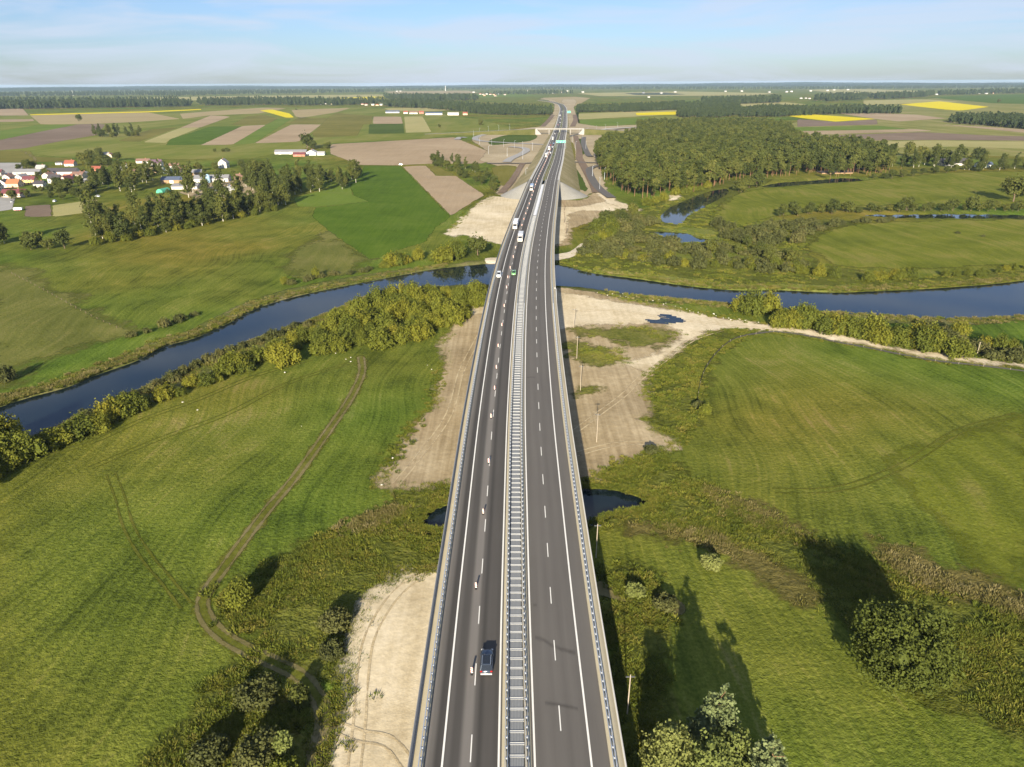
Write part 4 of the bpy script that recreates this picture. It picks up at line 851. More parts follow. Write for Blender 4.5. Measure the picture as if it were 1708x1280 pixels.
def tree(kind, x, y, s, label, group=None, r=rng, sz=None, name=None, var=None):
    if 250 < y < 900 and x > 60 and kind in ('shrub', 'willow', 'round') and max(float(sdf(p_, np.array([[x, y + k] for k in (-3, 0, 6, 12, 18)]), 8.0).max()) for p_ in SMALLW) > -2: return None
    c, t = PROTO[kind][r.integers(len(PROTO[kind])) if var is None else var]
    nm, cat = TREE_N.get(kind, (kind, 'tree'))
    e = empty(name or nm, (x, y, -.1), r.uniform(0, 6.28), label=label, cat=cat, group=group); e.scale = (s, s, s * (sz or r.uniform(.78, 1.28)))
    link('crown', c, e); link('trunk', t, e); return e
def scatter(name, pts, scl, col, label, r, kind='stuff', z=None):
    n = len(pts); v = np.zeros((n, 3)); v[:, :2] = pts; v[:, 2] = 0 if z is None else z
    me = mesh_np(name, v, [], None, False, {'scl': scl, 'rotz': r.uniform(0, 6.28, n)})
    o = props(link(name, me), label=label, kind=kind)
    ng = bpy.data.node_groups.new(name, 'GeometryNodeTree')
    ng.interface.new_socket('Geometry', in_out='INPUT', socket_type='NodeSocketGeometry'); ng.interface.new_socket('Geometry', in_out='OUTPUT', socket_type='NodeSocketGeometry')
    N = ng.nodes.new; gi, go = N('NodeGroupInput'), N('NodeGroupOutput'); ip = N('GeometryNodeInstanceOnPoints'); ci = N('GeometryNodeCollectionInfo')
    ci.inputs['Collection'].default_value = col; ci.inputs['Separate Children'].default_value = True; ci.inputs['Reset Children'].default_value = True
    a1, a2 = N('GeometryNodeInputNamedAttribute'), N('GeometryNodeInputNamedAttribute')
    a1.data_type = a2.data_type = 'FLOAT'; a1.inputs['Name'].default_value = 'scl'; a2.inputs['Name'].default_value = 'rotz'
    cx = N('ShaderNodeCombineXYZ'); l = ng.links.new
    l(gi.outputs[0], ip.inputs['Points']); l(ci.outputs[0], ip.inputs['Instance']); ip.inputs['Pick Instance'].default_value = True
    l(a2.outputs['Attribute'], cx.inputs[2]); l(cx.outputs[0], ip.inputs['Rotation']); l(a1.outputs['Attribute'], ip.inputs['Scale']); l(ip.outputs[0], go.inputs[0])
    md = o.modifiers.new('scatter', 'NODES'); md.node_group = ng
    return o
r = np.random.default_rng(11)
# ---- willow belts along the river
ORD = ['leftmost', 'second', 'third', 'fourth', 'fifth', 'sixth', 'seventh', 'eighth', 'ninth', 'tenth', 'eleventh', 'twelfth', 'thirteenth', 'fourteenth']
def place(kind, qs, s0, s1, label, group, sz):
    qs = sorted(qs, key=lambda q: q[0] / q[1]); few = len(qs) <= 14
    for i, q in enumerate(qs):
        lb = label if not few else label + (', leftmost of %d' % len(qs) if i == 0 else ', rightmost of %d' % len(qs) if i == len(qs) - 1 else ', %s from the left' % ORD[i])
        tree(kind, q[0], q[1], r.uniform(s0, s1), lb, group, r, sz)
def row(kind, px, n, jit, s0, s1, label, group, sz=None):
    place(kind, along(smooth(G(px), 4), n, r, jit), s0, s1, label, group, sz)
def patch(kind, px, n, mind, s0, s1, label, group, sz=None):
    place(kind, in_poly(G(px), n, r, mind), s0, s1, label, group, sz)
row('willow', [(-60, 815), (20, 778), (90, 748), (150, 720), (215, 692)], 15, 2.2,   .45, 1.05, 'yellow-green willow bush on the near bank at the left edge', 'willows on the near left bank')
patch('willow', [(-60, 830), (-20, 740), (60, 742), (70, 770)], 8, 4, .8, 1.15, 'large dark green willow bush at the left river corner', 'willows at the left corner')
row('willow', [(215, 690), (270, 668), (330, 645), (400, 616), (450, 598)], 19, 2.0,   .42, .98, 'yellowing willow bush in the thin row along the near river bank', 'willows in the thin bank row')
patch('willow', [(440, 596), (500, 558), (560, 532), (610, 512), (680, 496), (750, 488), (805, 484), (802, 503), (770, 535), (700, 568), (640, 585), (560, 590), (500, 602), (455, 618)], 88, 3.8, .55, 1.12, 'dense olive-yellow willow bush in the thicket left of the bridge', 'willow thicket left of the bridge')
row('shrub', [(140, 703), (230, 660), (330, 612), (430, 570), (520, 538)], 34, 1.2, .45, .8, 'low grey-green shrub on the near waterline', 'shrubs on the near waterline')
row('willow', [(630, 450), (665, 442), (700, 434), (735, 432), (765, 424)], 9, 2.5, .7, 1.05, 'bright yellow willow bush on the far bank left of the bridge', 'yellow willows on the far bank')
tree('willow', *at(740, 437)[:2], 1.45, 'tall bright yellow willow beside the vivid green field', None, r)
tree('willow', *at(762, 432)[:2], 1.05, 'slim yellow willow beside the dark round tree', None, r, 1.5)
tree('round', *at(797, 426)[:2], 1.15, 'dark round tree on the far bank by the sand yard', None, r, 1.0)
row('shrub', [(485, 474), (530, 464), (580, 456), (625, 452)], 10, 2, .5, .9, 'small shrub on the far left bank', 'shrubs on the far left bank')
tree('willow', *at(527, 463)[:2], .5, 'lone small yellow bush with a shadow on the far bank', None, r, 1.5)
tree('willow', *at(476, 473)[:2], .5, 'small round yellow bush at the far bank curve', None, r)
for q, s in (((220, 562), .65), ((245, 555), .55)): tree('shrub', *at(*q)[:2], s, 'brown low shrub where the meadow fence meets the bank', 'brown shrubs at the fence end', r)
for q, s in (((275, 545), .8), ((300, 536), .85), ((325, 526), .6)): tree('shrub', *at(*q)[:2], s, 'grey-brown shrub on the far left bank ridge', 'shrubs on the bank ridge', r)
tree('shrub', *at(14, 634)[:2], .85, 'lone olive shrub with a long shadow at the left meadow edge', None, r, 1.7)
row('willow', [(1232, 520), (1256, 524), (1270, 520)], 4, 2, .95, 1.25, 'big bright yellow-green willow on the near bank right of the bridge', 'big willows on the right bank')
row('willow', [(1290, 545), (1340, 545), (1390, 555), (1440, 566), (1500, 572), (1560, 584), (1590, 588)], 30, 2.4, .75, 1.2, 'yellow-green willow in the row between haul road and river', 'willows between haul road and river')
row('shrub', [(1560, 555), (1600, 575), (1640, 590), (1690, 597), (1760, 610)], 16, 2.5, .7, 1.25, 'dark green shrub beside the haul road at the right edge', 'shrubs beside the haul road')
row('willow', [(1610, 560), (1680, 590), (1750, 600)], 5, 3, .5, .8, 'small yellow willow among dark shrubs at the right edge', 'small willows at the right edge')
# far right bank and wetland
row('willow', [(1325, 452), (1360, 458), (1400, 462)], 6, 2, .45, .75, 'yellow willow bush at the wetland edge on the far right bank', 'willows at the wetland edge')
row('willow', [(1440, 468), (1470, 466), (1500, 466), (1525, 464)], 9, 1.5, .6, .85, 'bright yellow willow in the clump on the far right bank', 'bright willow clump')
row('willow', [(1560, 462), (1620, 460), (1680, 452), (1740, 448)], 10, 2, .4, .7, 'low yellowish willow on the far bank at the right edge', 'low willows at the right edge')
patch('shrub', [(970, 425), (990, 392), (1020, 366), (1080, 362), (1100, 376), (1060, 384), (1090, 398), (1180, 410), (1260, 425), (1340, 440), (1330, 460), (1200, 452), (1080, 440)], 110, 4.0, .7, 1.65, 'olive shrub in the wetland thicket right of the bridge', 'olive wetland shrubs')
patch('shrub', [(1190, 375), (1240, 384), (1300, 378), (1380, 372), (1400, 380), (1340, 395), (1320, 420), (1260, 412), (1200, 400)], 44, 5, .8, 1.6, 'grey-olive shrub between pond and hay meadows', 'grey-olive shrubs')
patch('willow', [(1010, 425), (1100, 430), (1200, 440), (1330, 445), (1330, 455), (1200, 450), (1080, 440)], 12, 8, .5, .8, 'yellow-green willow scattered among the olive wetland shrubs', 'scattered wetland willows')
patch('round', [(1190, 400), (1300, 420), (1340, 440), (1250, 440), (1150, 425)], 9, 8, .45, .75, 'dark small tree among the olive wetland shrubs', 'dark wetland trees')
patch('willow', [(965, 400), (985, 380), (1015, 365), (1050, 368), (1045, 392), (1000, 415)], 13, 5, .7, 1.15, 'yellow-green willow at the corner of the sandy yard', 'willows by the sandy yard')
patch('round', [(985, 378), (1030, 360), (1060, 360), (1050, 372), (1000, 385)], 5, 6, .8, 1.0, 'dark green tree behind the yellow willows near the far abutment', 'trees near the far abutment')
row('shrub', [(1140, 372), (1170, 352), (1200, 335), (1225, 318)], 14, 3, .8, 1.3, 'shrub along the backwater', 'shrubs along the backwater')
row('round', [(1215, 325), (1235, 318), (1255, 312), (1275, 306)], 7, 4, .9, 1.2, 'dark round tree beside the backwater in front of the pines', 'round trees by the backwater')
row('willow', [(1060, 345), (1085, 340), (1140, 322), (1160, 318), (1200, 312)], 8, 3, .8, 1.2, 'yellowish bush at the foot of the pine forest', 'bushes at the forest foot')
row('round', [(1300, 362), (1340, 358), (1400, 355), (1450, 354), (1500, 353), (1560, 353), (1620, 352), (1700, 352), (1780, 354)], 38, 2.5, .5, .95, 'rounded dark green bush in the hedge across the hay meadows', 'hedge across the hay meadows')
row('shrub', [(1390, 374), (1440, 372), (1500, 369), (1560, 367)], 14, 2.5, .6, 1.0, 'low brown shrub along the ditch', 'shrubs along the ditch')
tree('round', *at(1690, 337)[:2], 2.0, 'large dark tree at the right edge casting a shadow on the hay meadow', None, r, 1.0)
tree('round', *at(1725, 330)[:2], 1.8, 'second large dark tree half outside the right edge', None, r, 1.0)
for q, s in (((1597, 390), .5), ((1640, 395), .35)): tree('shrub', *at(*q)[:2], s, 'tiny shrub alone in the upper right hay meadow', 'tiny meadow shrubs', r)
# ---- village belts
row('tall', [(-30, 405), (0, 408), (30, 410)], 5, 4, .75, .95, 'tall dark tree at the left edge below the village', 'trees at the left edge')
row('round', [(40, 412), (75, 414), (105, 414)], 5, 3, .6, .9, 'bushy tree on the meadow edge below the garden plot', 'bushy trees below the plot')
patch('tall', [(140, 400), (155, 382), (200, 370), (260, 365), (330, 358), (400, 345), (460, 335), (480, 342), (440, 356), (380, 372), (300, 384), (230, 398), (160, 408)], 60, 5, .5, 1.05, 'tall broadleaf tree in the belt between meadow and village', 'tree belt below the village')
row('willow', [(150, 412), (200, 402), (260, 390), (320, 378), (400, 362), (470, 350)], 18, 3, .5, .9, 'low yellow-green bush at the foot of the tree belt', 'bushes at the tree belt foot')
patch('tall', [(400, 320), (420, 300), (470, 296), (540, 298), (590, 300), (598, 290), (604, 296), (590, 312), (540, 322), (480, 330), (440, 328)], 66, 4.5, .5, 1.0, 'dark tree in the copse above the vivid green field', 'copse above the green field')
for q in ((425, 352), (437, 350), (450, 352), (410, 356), (533, 320), (478, 330), (400, 352)): tree('tall', *at(*q)[:2], r.uniform(.8, 1.05), 'slender birch-like tree at the edge of the copse', 'slender edge trees', r)
patch('round', [(60, 300), (90, 318), (140, 330), (160, 325), (140, 310), (110, 312)], 12, 6, .6, .95, 'garden tree among the village houses', 'garden trees')
patch('tall', [(150, 318), (175, 300), (215, 296), (255, 300), (262, 315), (210, 322), (170, 326)], 20, 6, .7, 1.0, 'tall dark tree in the village grove', 'village grove')
patch('round', [(130, 272), (150, 264), (180, 262), (205, 268), (200, 280), (160, 282)], 12, 7, .9, 1.3, 'dark tree in the grove behind the village', 'grove behind the village')
patch('round', [(0, 330), (40, 335), (90, 335), (150, 335), (150, 322), (60, 318), (36, 320)], 14, 7, .45, .8, 'small garden tree below the village houses', 'small garden trees')
patch('tall', [(225, 300), (260, 296), (300, 300), (330, 298), (300, 292), (250, 290)], 12, 8, .45, .75, 'slim tree between the village houses', 'slim village trees')
patch('round', [(60, 296), (150, 292), (200, 290), (150, 286), (70, 288)], 10, 9, .5, .8, 'tree behind the front row of village houses', 'trees behind the front row')
row('round', [(38, 282), (60, 279)], 4, 4, .7, .9, 'round bush beside the grey yard', 'bushes beside the yard')
row('round', [(300, 288), (350, 284), (390, 280), (420, 285), (440, 280)], 10, 6, .6, 1.1, 'garden tree near the white two-storey house', 'trees near the white house')
for q in ((315, 330), (322, 322), (346, 330), (400, 335), (422, 318), (372, 345)): tree('tall', *at(*q)[:2], r.uniform(.85, 1.1), 'thin tall poplar-like tree beside the farmyard', 'thin trees by the farmyard', r, 1.3)
tree('round', *at(513, 248)[:2], 1.9, 'large dark round tree behind the white farmhouse', None, r, 1.2)
tree('round', *at(522, 249)[:2], 1.2, 'smaller dark tree behind the white farmhouse', None, r, 1.1)
for q, s in (((544, 248), .9), ((549, 247), .7)): tree('round', *at(*q)[:2], s, 'small tree at the corner of the pale ploughed field', 'trees at the field corner', r)
row('round', [(160, 226), (180, 229), (205, 229), (228, 226)], 10, 8, .9, 1.3, 'dark tree in the isolated copse among the fields', 'isolated field copse')
row('tall', [(162, 226), (195, 223), (230, 222)], 12, 8, .7, .9, 'tree crown in the isolated copse among the fields', 'isolated field copse, tall')
for q, s in (((133, 203), 1.5), ((802, 209), 1.3), ((733, 213), .8), ((494, 184), .8), ((1666, 171), 1.6)): tree('round', *at(*q)[:2], s, ['lone dark bush on the tan stubble rise', 'lone round tree left of the ramp loop', 'small lone bush in the green field', 'tiny lone tree on the hill-top field', 'lone tree on the green slope at the upper right'][[133, 802, 733, 494, 1666].index(q[0])], None, r)
row('round', [(345, 255), (362, 254), (372, 252), (385, 255)], 5, 4, .35, .6, 'small tree in the field behind the white house', 'small field trees')
row('round', [(712, 268), (735, 276), (752, 286), (775, 294), (800, 304), (825, 318), (838, 322)], 22, 4, .6, .95, 'green bush in the strip beside the long ploughed field', 'bush strip by the ploughed field')
row('tall', [(715, 266), (745, 270), (790, 288), (820, 300)], 12, 4, .4, .65, 'young birch in the strip beside the long ploughed field', 'young birches by the ploughed field')
# right: hedge trees behind hay meadow
row('round', [(1360, 305), (1420, 300), (1480, 298), (1540, 292), (1600, 286), (1700, 284), (1780, 288)], 22, 5, .5, .9, 'yellowish bush along the far side of the hay meadow', 'bushes behind the hay meadow')
row('tall', [(1500, 280), (1540, 276), (1580, 278), (1620, 282), (1660, 284), (1720, 284), (1780, 286)], 26, 8, .6, .95, 'tall tree in the farm hedge at the right', 'farm hedge trees')
for q in ((1515, 262), (1535, 268), (1548, 270), (1575, 265), (1600, 268), (1630, 266), (1560, 262)): tree('round', *at(*q)[:2], r.uniform(1.1, 1.5), 'broad tree beside the dark-roofed farmhouse', 'trees by the dark farmhouse', r)
# ---- near trees
def hero(name, loc, crown, trunk, label, cat='tree', rz=0.0):
    e = empty(name, (*loc, -.1), rz, label=label, cat=cat); link('crown', crown, e); link('trunk', trunk, e); return e
rr = np.random.default_rng(21)
hero('broadleaf_tree', at(1497, 1128)[:2], crown_mesh('crown', rr, M_LEAF2 if 'M_LEAF2' in globals() else leaf_mat('alder_leaves', [(0, (.050, .066, .014)), (.5, (.088, .106, .020)), (1, (.145, .155, .032))]), lobes_round(rr, 16.5, 13.5, .6, 16), 34000, .36, spread=.19, nclump=480, up=.0, core=.52), trunk_mesh('trunk', rr, M_BARK, 9, .5, 8, 4.0, .15), 'large round broadleaf tree with a long shadow in the right marsh')
def silver(loc, h, wd, seed, lab):
    q = np.random.default_rng(seed); L_ = []
    for k in range(9):
        t = k / 8; nb = 6 if k < 7 else 2
        for j in range(nb):
            a = 6.28 * j / nb + k * .9; rad = wd * .34 * (1 - .8 * t); L_.append((math.cos(a) * rad, math.sin(a) * rad, h * (.2 + .78 * t), wd * .17 * (1 - .6 * t) + .18, wd * .17 * (1 - .6 * t) + .18, .42))
    hero('pine_tree', at(*loc)[:2], crown_mesh('crown', q, M_SILVER, L_, 8000, .36, core=.35, spread=.28, nclump=420, up=.3), trunk_mesh('trunk', q, M_PBARK, h, .22, 6, 1.6, .2), lab)
silver((1187, 1262), 13.5, 8.4, 31, 'silvery pine standing above the birches right of the bridge')
silver((1268, 1335), 11.5, 8.0, 32, 'silvery pine at the bottom edge right of the birches')
def birch(loc, h, wd, seed, lab, n=9000):
    q = np.random.default_rng(seed); hero('birch_tree', at(*loc)[:2], crown_mesh('crown', q, M_BIRCH, lobes_column(q, wd, h, h * .15, 7) + lobes_round(q, wd, h * .85, h * .15, 6)[1:], n, .36, spread=.2, nclump=420, hang=.9, core=.36, up=.1), trunk_mesh('trunk', q, M_WBARK, h * .95, .2, 8, 1.8, .25), lab)
birch((1114, 1295), 10.0, 6.4, 41, 'pale slender birch nearest the bridge at the bottom edge')
birch((1172, 1328), 11.0, 8.0, 42, 'wide pale birch at the bottom edge in front of the pine')
birch((1218, 1312), 9.6, 7.6, 43, 'bushy birch between the two silvery pines')
def bushy(loc, wd, h, seed, mat, lab, n=4200):
    q = np.random.default_rng(seed); hero('shrub', at(*loc)[:2], crown_mesh('crown', q, mat, lobes_round(q, wd, h, .1, 8), n, .34, spread=.2, nclump=n // 16, up=.15), trunk_mesh('trunk', q, M_BARK, h * .6, .12, 6, wd * .2, .1), lab, 'shrub')
bushy((402, 1010), 5.5, 5.5, 51, M_WILLOW, 'yellow-olive bush inside the bend of the dirt track')
bushy((562, 1045), 6, 3.2, 52, M_OLIVE, 'brown and olive bush beside the sand yard')
bushy((432, 1275), 6.5, 5.2, 53, M_OLIVE, 'pale olive tree-like bush at the lower left bottom edge')
bushy((478, 1265), 2.8, 5.4, 54, M_BIRCH, 'slim leafy sapling beside the olive bush at the lower left')
bushy((475, 1305), 5, 4, 55, M_WILLOW, 'bright green bush at the bottom edge beside the brown track')
bushy((350, 1262), 6, 2.6, 56, M_OLIVE, 'dark low bush at the lower left bottom edge')
bushy((430, 1165), 7, 2.2, 57, M_OLIVE, 'olive scrub bush below the dirt track')
bushy((500, 1172), 3.5, 3.0, 58, M_LEAF, 'dark bush casting a shadow over the dirt track')
bushy((1185, 945), 4.5, 2.6, 59, M_BIRCH, 'small pale bush with a dark shadow in the right marsh')
bushy((1175, 690), 4, 3.2, 60, M_WILLOW, 'small yellow bush at the corner of the fenced meadow')
bushy((1165, 680), 3.5, 2.0, 61, M_OLIVE, 'dark shrub beside the small yellow bush')
bushy((1085, 755), 3.5, 1.8, 62, M_OLIVE, 'low grey shrub at the tip of the sandy ground')
bushy((1110, 1010), 5, 1.8, 63, M_OLIVE, 'low olive scrub near the short muddy track')
bushy((1060, 990), 4, 1.6, 64, M_BIRCH, 'pale scrub bush beside the muddy track')
bushy((556, 1090), 4.5, 1.6, 65, M_OLIVE, 'grey scrub bush at the edge of the sand yard')
# ---- pine forest
PF = G([(1003, 292), (1018, 308), (1045, 323), (1075, 333), (1105, 328), (1150, 322), (1190, 315), (1230, 300), (1290, 296), (1340, 292), (1400, 290), (1470, 290), (1490, 272), (1488, 262), (1420, 250), (1330, 240), (1320, 224), (1300, 214), (1230, 211), (1100, 212), (1062, 214), (1066, 230), (1000, 246), (992, 262)])
pts = in_poly(PF, 5200, r, 0); 
keep = []; cell = {}
for k, q in enumerate(pts):
    c = (int(q[0] // 4.4), int(q[1] // 4.4))
    if c not in cell: cell[c] = 1; keep.append(k)
pts = pts[keep]; dd = np.hypot(pts[:, 0], pts[:, 1]); od = np.argsort(dd + 60 * sdf(PF, pts, 30).clip(0, 30) / 30 * 2)
for q in pts[od[:300]]: tree('pine', q[0], q[1], r.uniform(.62, 1.12), 'tall pine with a bare reddish trunk on the near edge of the forest', 'pines along the forest edge', r)
scatter('pine_wood', pts[od[300:]], r.uniform(.6, 1.14, len(od) - 300), pine_col, 'dense pine forest right of the motorway', r)
row('pine', [(1375, 300), (1420, 293), (1480, 292), (1490, 288)], 10, 5, .7, .95, 'pine in the thin stand beside the dark roofs at the right', 'pines in the thin stand')
# ---- distant woods: each block one mass
def wood(px, n, label, hs=1.0, wide=True):
    pl = np.array(px, float); q = in_poly(pl, n, r, 0); w_ = np.array([at(x, y)[:2] for x, y in q]); D = np.hypot(w_[:, 0], w_[:, 1])
    s = np.clip(D / 2600, .8, 1.5) * hs * r.uniform(.8, 1.15, len(D)); scatter('distant_wood', w_, s, far_col, label, r)
wood([(640, 176), (700, 174), (760, 179), (830, 182), (921, 186), (921, 192), (850, 193), (800, 191), (740, 184), (645, 179)], 1300, 'dark wood left of the motorway before the bend')
wood([(962, 184), (1000, 184), (1060, 182), (1143, 178), (1143, 183), (1050, 187.5), (962, 188)], 900, 'dark pine plantation right of the motorway bend')
wood([(1128, 193), (1140, 180), (1180, 176), (1232, 178), (1236, 192), (1200, 197), (1135, 197)], 900, 'wood behind the pine forest')
wood([(1232, 190), (1280, 184), (1340, 186), (1420, 185), (1500, 187), (1504, 190), (1400, 191), (1300, 195), (1235, 196)], 1100, 'long wood behind the mustard field')
wood([(1580, 204), (1600, 198), (1660, 199), (1800, 205), (1800, 224), (1720, 217), (1650, 211), (1590, 207)], 1100, 'dark wood at the right edge below the mustard field')
wood([(1170, 172), (1300, 169), (1302, 172), (1175, 176)], 420, 'distant wood strip right of centre')
wood([(-60, 180), (60, 178), (200, 176.5), (320, 175), (318, 178), (200, 180), (-60, 184)], 900, 'long wood strip at the far left')
wood([(330, 173), (450, 171), (560, 173), (640, 171), (640, 174), (550, 177), (440, 176), (340, 177)], 520, 'broken line of trees behind the left rise')
wood([(640, 163), (780, 164), (800, 168), (720, 170), (650, 168)], 420, 'distant wood left of the bend')
wood([(-80, 163), (200, 160), (300, 161), (430, 158), (560, 156), (640, 155), (640, 150), (430, 152), (200, 154), (-80, 159)], 1700, 'distant forest band along the left horizon')
wood([(640, 152), (800, 150), (960, 150), (1100, 150), (1250, 150), (1400, 149.5), (1400, 147.5), (1100, 146.5), (850, 146.5), (640, 149)], 1500, 'distant forest band along the central horizon')
wood([(1400, 150), (1500, 149), (1600, 148), (1800, 147), (1800, 144.6), (1600, 145), (1400, 147)], 900, 'distant forest band along the right horizon')
wood([(1450, 165), (1520, 160), (1560, 159), (1540, 163), (1480, 166.5)], 260, 'distant grove above the mustard field')
wood([(1350, 168), (1400, 163), (1450, 162), (1440, 168), (1380, 170)], 200, 'distant village grove at the right')
wood([(800, 158), (900, 155), (960, 155.5), (955, 157), (880, 159)], 160, 'tree line beside the far houses')
wood([(1560, 158), (1700, 152), (1800, 152), (1800, 156), (1660, 157.5), (1570, 160)], 420, 'distant wood behind the green slope')
wood([(-60, 172), (100, 170), (300, 170), (300, 171), (100, 172), (-60, 174)], 200, 'sparse trees among the far left fields')
# ---- forested ridges closing the horizon
M_RIDGE = ground_mat('ridge_forest', grad((.022, .034, .016), (.032, .046, .02), (.05, .062, .026)), .0015, .006, .02, .6, 8, finek=.5)
def ridge(name, R0, hmax, seed, label, a0=-62, a1=62):
    q = np.random.default_rng(seed); a = np.radians(np.arange(a0, a1, .12)); n = len(a); ph = q.uniform(0, 6.28, 8)
    h = hmax * (.62 + .16 * np.sin(a * 7 + ph[0]) + .12 * np.sin(a * 17 + ph[1]) + .05 * np.sin(a * 61 + ph[2])) + q.uniform(0, 6, n)
    v = np.zeros((n, 4, 3))
    for k, (dr, f) in enumerate(((-900, -.02), (-150, .82), (0, 1.0), (1500, -.02))): rad = R0 + dr + 350 * np.sin(a * 5 + ph[3]); v[:, k, 0] = np.sin(a) * rad; v[:, k, 1] = np.cos(a) * rad; v[:, k, 2] = h * f
    i = np.arange(n * 4).reshape(n, 4); f = np.stack([i[:-1, :-1], i[:-1, 1:], i[1:, 1:], i[1:, :-1]], -1).reshape(-1, 4)
    props(link(name, mesh_np(name, v.reshape(-1, 3), f, M_RIDGE, True)), label=label, kind='structure')
ridge('hills', 15500, 50, 5, 'low forested ridge along the horizon')
ridge('hills', 19000, 70, 9, 'faint blue forested ridge behind the horizon woods')
# ---- marsh tufts and bank reeds
def tufts(name, pls, n, col, label, s0=.45, s1=1.35, minus=None):
    q = np.concatenate([in_poly(smooth(G(p_), 2, True), k, r, 0) for p_, k in pls]); q = q + r.normal(size=q.shape) * 1.8 * (r.uniform(0, 1, (len(q), 1)) < .5); q = q[(np.sin(q[:, 0] * .23 + 2 * np.sin(q[:, 1] * .11)) * np.sin(q[:, 1] * .27 + q[:, 0] * .07) + r.normal(size=len(q)) * .5) > .1]; q = q[(sdf(BROOK, q, 5) < -.6) & (sdf(RIVER, q, 5) < -.4) & (np.maximum.reduce([sdf(p_, q, 5) for p_ in SMALLW]) < -1)]
    scatter(name, q, r.uniform(s0, s1, len(q)), col, label, r)
SW = [(748, 812), (690, 826), (640, 852), (590, 878), (520, 900), (470, 930), (435, 955), (390, 960), (370, 1000), (400, 1050), (470, 1095), (530, 1130), (565, 1120), (590, 1040), (655, 955), (735, 945), (760, 880)]
MA = [(985, 800), (1040, 775), (1100, 760), (1180, 815), (1260, 850), (1350, 895), (1450, 935), (1560, 985), (1720, 1040), (1720, 1230), (1640, 1185), (1560, 1160), (1420, 1050), (1330, 960), (1230, 915), (1130, 885), (1000, 870)]
tufts('marsh_grass', [(SW, 2600), (MA, 6500)], 0, tuft_col, 'tall yellow-green marsh grass tufts on both sides of the bridge')
tufts('sedge_tufts', [([(1460, 905), (1540, 930), (1640, 965), (1720, 995), (1720, 1035), (1640, 1010), (1560, 985), (1500, 960)], 800), ([(1170, 810), (1230, 830), (1350, 890), (1320, 900), (1190, 840)], 260), ([(1060, 868), (1140, 880), (1230, 905), (1360, 1000), (1330, 1005), (1250, 945), (1150, 905), (1060, 885)], 380), ([(560, 875), (640, 850), (700, 830), (690, 845), (600, 890)], 400)], 0, dtuft_col, 'rusty brown sedge tufts along the marsh edges')
tufts('weeds', [([(1000, 960), (1060, 930), (1100, 1000), (1110, 1100), (1100, 1300), (1040, 1300), (1020, 1100)], 1300), ([(330, 1140), (420, 1120), (500, 1150), (525, 1200), (520, 1330), (250, 1330), (280, 1230)], 1500)], 0, tuft_col, 'tall weeds at the bottom edges left and right of the bridge')
tufts('verge_weeds', [([(1090, 640), (1130, 600), (1165, 565), (1200, 553), (1260, 553), (1200, 590), (1175, 640), (1165, 690), (1150, 720), (1120, 725), (1100, 700), (1095, 670)], 1800), ([(953, 545), (1060, 545), (1110, 543), (1135, 553), (1095, 590), (1030, 575)], 450), ([(945, 580), (1010, 580), (1060, 605), (985, 612)], 450)], 0, tuft_col, 'tall weeds between the haul road and the fenced meadow')
tufts('wetland_grass', [([(930, 440), (955, 425), (985, 400), (1000, 365), (1085, 345), (1150, 318), (1195, 345), (1190, 372), (1330, 366), (1345, 410), (1365, 440), (1550, 462), (1720, 452), (1720, 470), (1530, 484), (1298, 485), (1096, 471), (983, 455)], 6000)], 0, tuft_col, 'sedge and grass tufts of the wetland beyond the river', .8, 1.9)
ed = []
for pxs, n_ in (([(728, 950), (667, 951), (655, 964), (627, 979), (612, 994), (597, 1017), (592, 1039), (579, 1062), (575, 1090), (569, 1111), (567, 1161), (557, 1199), (550, 1224), (534, 1280)], 420), ([(790, 500), (762, 536), (731, 571), (745, 601), (727, 639), (725, 674), (702, 695), (684, 718), (645, 780), (625, 813), (667, 821), (748, 811)], 520),
    ([(1150, 575), (1095, 620), (1078, 655), (1091, 673), (1088, 693), (1061, 700), (1088, 716), (1138, 738), (1096, 753), (1061, 768), (1046, 781), (1018, 796), (978, 800)], 520), ([(1000, 490), (1060, 504), (1150, 519), (1280, 540), (1400, 560), (1560, 586), (1708, 606)], 520), ([(1708, 616), (1560, 601), (1440, 578), (1300, 554), (1210, 551)], 300), ([(744, 392), (782, 353), (824, 328)], 160)):
    ed.append(along(G(pxs), n_, r, 1.5))
ed.append(along(np.concatenate([BROOK, BROOK[:1]]) * 1.0, 900, r, .9)); ed[-1] = ed[-1][sdf(BROOK, ed[-1], 5) < .5]
scatter('edge_weeds', np.concatenate(ed), r.uniform(.35, 1.1, sum(map(len, ed))), tuft_col, 'weeds creeping over the edges of the bare ground', r)
rb = []
for k in range(2):
    d_ = r.uniform(.8, 8, 5200); i_ = r.integers(0, len(RIVER), 5200); q = RIVER[i_] + (RIVER[(i_ + 1) % len(RIVER)] - RIVER[i_]) * r.uniform(0, 1, (5200, 1)) + r.normal(size=(5200, 2)) * 4.5
    rb.append(q)
q = np.concatenate(rb); dq = sdf(RIVER, q, 20); q = q[(dq < -.3) & (dq > -9) & ~((q[:, 0] > -35) & (q[:, 0] < 45))]
scatter('bank_reeds', q[::2], r.uniform(.7, 1.5, len(q[::2])), dtuft_col, 'dry reeds lining the river banks', r)
scatter('bank_grass', q[1::2], r.uniform(.7, 1.4, len(q[1::2])), tuft_col, 'green bank grass lining the river', r)
